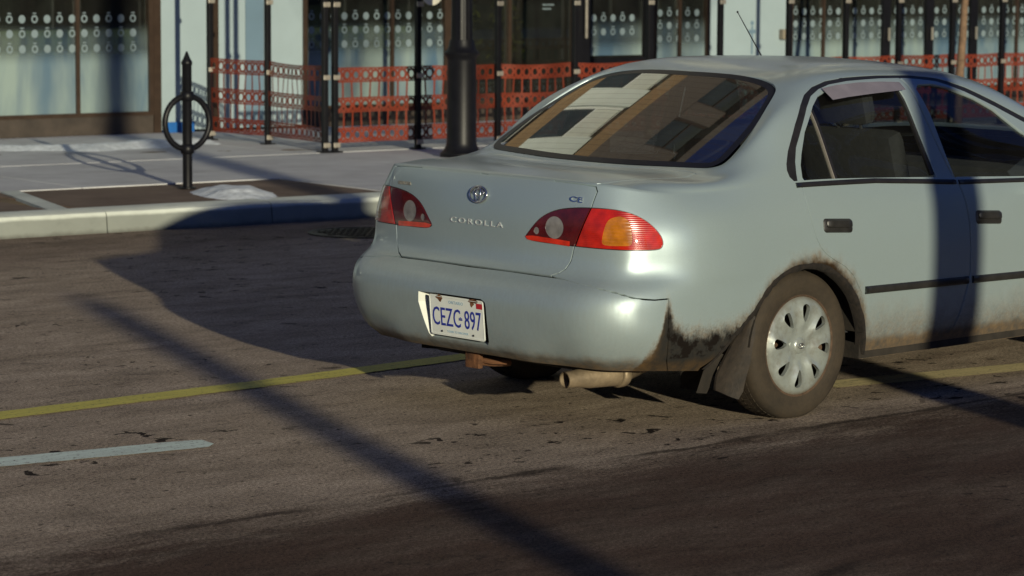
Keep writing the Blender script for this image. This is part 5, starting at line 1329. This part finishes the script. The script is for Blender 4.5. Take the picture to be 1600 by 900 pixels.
# upper floors: tan brick piers, white panels and framed windows
uw = simple('white_window_frame', (.62, .64, .60), .4, 0, .05, 4); blind = simple('window_blind', (.50, .52, .46), .7, 0, .08, 3); grey_gl = simple('dark_window_glass', (.035, .045, .045), .05, 0, .3, 1, 0, .4)
whitep = simple('white_spandrel', (.55, .60, .54), .55, 0, .04, 2)
MB().box((-14, WN + .02, ground_h), (30, WN + .40, 3.75)).build('fascia', dbrick, bld)
slate = simple('slate_spandrel', (.16, .19, .26), .6, 0, .08, 2)
MB().box((-14, WN + .02, ground_h), (30, WN + .40, 3.75)).build('fascia', dbrick, bld)
MB().box((-14, WN + .42, 3.75), (30, WN + 4.2, 18.6)).build('rear_mass', dbrick, bld)
def level(z0, z1, wz0, pier_mat, sp_mat, dark=False):
    MB().box((-14, WN + .08, z0), (30, WN + .42, wz0)).build('spandrel', sp_mat, bld) if wz0 > z0 + .01 else None
    for k in range(-12, 17):
        c_ = 4.8 + 1.5*k
        if c_ < -13.5 or c_ > 29: continue
        MB().box((c_ - .27, WN + (.0 if not dark else .06), wz0), (c_ + .27, WN + .42, z1)).build('pier', pier_mat, bld)
        s_, e_ = c_ + .27, c_ + 1.23; random.seed(int(k*13 + z0*7))
        w1 = MB().box((s_, WN + .22, wz0), (e_, WN + .30, z1)).build('window', grey_gl, bld)
        fr = MB(); zm = wz0 + (z1 - wz0)*.55
        fr.box((s_, WN + .15, wz0), (s_ + .06, WN + .219, z1)); fr.box((e_ - .06, WN + .15, wz0), (e_, WN + .219, z1)); fr.box((s_ + .06, WN + .152, zm - .04), (e_ - .06, WN + .218, zm + .04)); fr.box((s_ + .06, WN + .151, wz0), (e_ - .06, WN + .217, wz0 + .07)); fr.box((s_ + .06, WN + .151, z1 - .07), (e_ - .06, WN + .217, z1))
        fr.build('window_frame', frame_br if dark else uw, w1)
        if not dark and random.random() < .5: MB().box((s_ + .065, WN + .20, zm + random.uniform(-.5, .4)), (e_ - .065, WN + .2165, z1 - .075)).build('blind', blind, w1)
level(3.75, 6.9, 4.9, slate, slate); level(6.9, 9.6, 7.6, slate, slate); level(10.3, 13.2, 10.3, whitep, whitep); level(13.95, 18.6, 16.2, dbrick, dbrick, True)
MB().box((-14, WN - .08, 9.6), (30, WN + .42, 10.3)).build('brick_band', tan, bld); MB().box((-14, WN - .08, 13.2), (30, WN + .42, 13.95)).build('brick_band', tan, bld)
MB().box((-14.5, WN - .25, 18.6), (30.5, WN + 4.3, 19.1)).build('cornice', dbrick, bld)
# ================================================================ near side of the street (behind the camera; seen only in reflections and as shadows)
npv = MB().box((-60, -13.9, -.05), (90, -8.2, KH)).build('near_pavement', M['slab']); struct(sobj(npv))
for i, (a, b, h_, lab) in enumerate(((11, 44, 20, 'dark brick building across the street to the right, behind the camera'), (-48, -18, 10.5, 'long dark brick building across the street to the left, behind the camera'))):
    nb = thing('brick_building', lab, 'building', (0, 0, 0), SROT)
    MB().box((a, -26, KH), (b, -14, h_)).build('wall', dbrick, nb)
    MB().box((a - .2, -26.2, h_), (b + .2, -13.75, h_ + .5)).build('cornice', whitep, nb)
    s_ = a + 1.2
    while s_ < b - 2.2:
        for z_ in ((1.0, 4.4, 7.2) if h_ < 12 else (1.0, 4.4, 7.2, 10.4, 13.6, 16.8, 20.0)):
            w1 = MB().box((s_, -14.02, z_), (s_ + 1.5, -13.97, z_ + (2.2 if z_ < 2 else 1.6))).build('window', grey_gl, nb); fr = MB(); zt = z_ + (2.2 if z_ < 2 else 1.6)
            fr.box((s_ - .08, -13.99, z_ - .1), (s_ + 1.58, -13.90, z_)); fr.box((s_ - .08, -13.98, z_), (s_, -13.92, zt)); fr.box((s_ + 1.5, -13.98, z_), (s_ + 1.58, -13.92, zt)); fr.build('window_frame', uw, w1)
        s_ += 2.8
def pq(p, q): 
    a = math.radians(SUN_AZ); return (math.cos(a)*p + math.sin(a)*q, math.sin(a)*p - math.cos(a)*q)
up_ = thing('utility_pole', 'thick round wooden utility pole on the near pavement whose shadow crosses the car doors', 'utility pole', (*pq(-8.6, 2.155), KH))
wood = simple('weathered_wood', (.10, .075, .05), .9, 0, .4, 10, .5)
MB().lathe([(.155, 0), (.145, 4), (.12, 9.5), (0, 9.5)], 20).build('pole', wood, up_, smooth=True)
MB().box((-1.1, -.06, 8.6), (1.1, .06, 8.74)).build('crossarm', wood, up_)
for x_ in (-1, -.5, .5, 1): MB().lathe([(.03, 8.74), (.05, 8.80), (.03, 8.9), (0, 8.92)], 10, c=(x_, 0, 0)).build('insulator', M['mufflr'], up_, smooth=True)

sp_ = thing('sign_post', 'slim grey metal post on the near pavement whose soft shadow ends in the road', 'post', (*pq(-15.0, -.52), KH))
MB().lathe([(.10, 0), (.10, 3.1), (0, 3.12)], 16).build('post', M['steel'], sp_, smooth=True)
MB().box((-.16, -.16, 0), (.16, .16, .04)).build('base_plate', M['steel'], sp_)
for i, (p_, q_, h_, lab) in enumerate(((-13.5, 4.6, 7.4, 'bare street tree on the near pavement nearest the utility pole'), (-15.5, -4.6, 7.8, 'bare street tree on the near pavement left of the slim post'), (-16, 8.6, 7.6, 'bare street tree on the near pavement farthest right'))):
    tt = thing('bare_tree', lab, 'tree', (*pq(p_, q_), KH), 0, 'bare street trees on the near pavement')
    MB().tube([(0, 0, 0), (.03, .02, 1.5), (.0, .05, 3.0), (.05, .05, 4.6), (.08, .08, h_)], [.10, .085, .07, .05, .015], 9).build('trunk', bark, tt, smooth=True)
    branches(tt, 2.6, 9, 1.7, 30 + i, .035, 3, .7, 1.0, 0, 0)
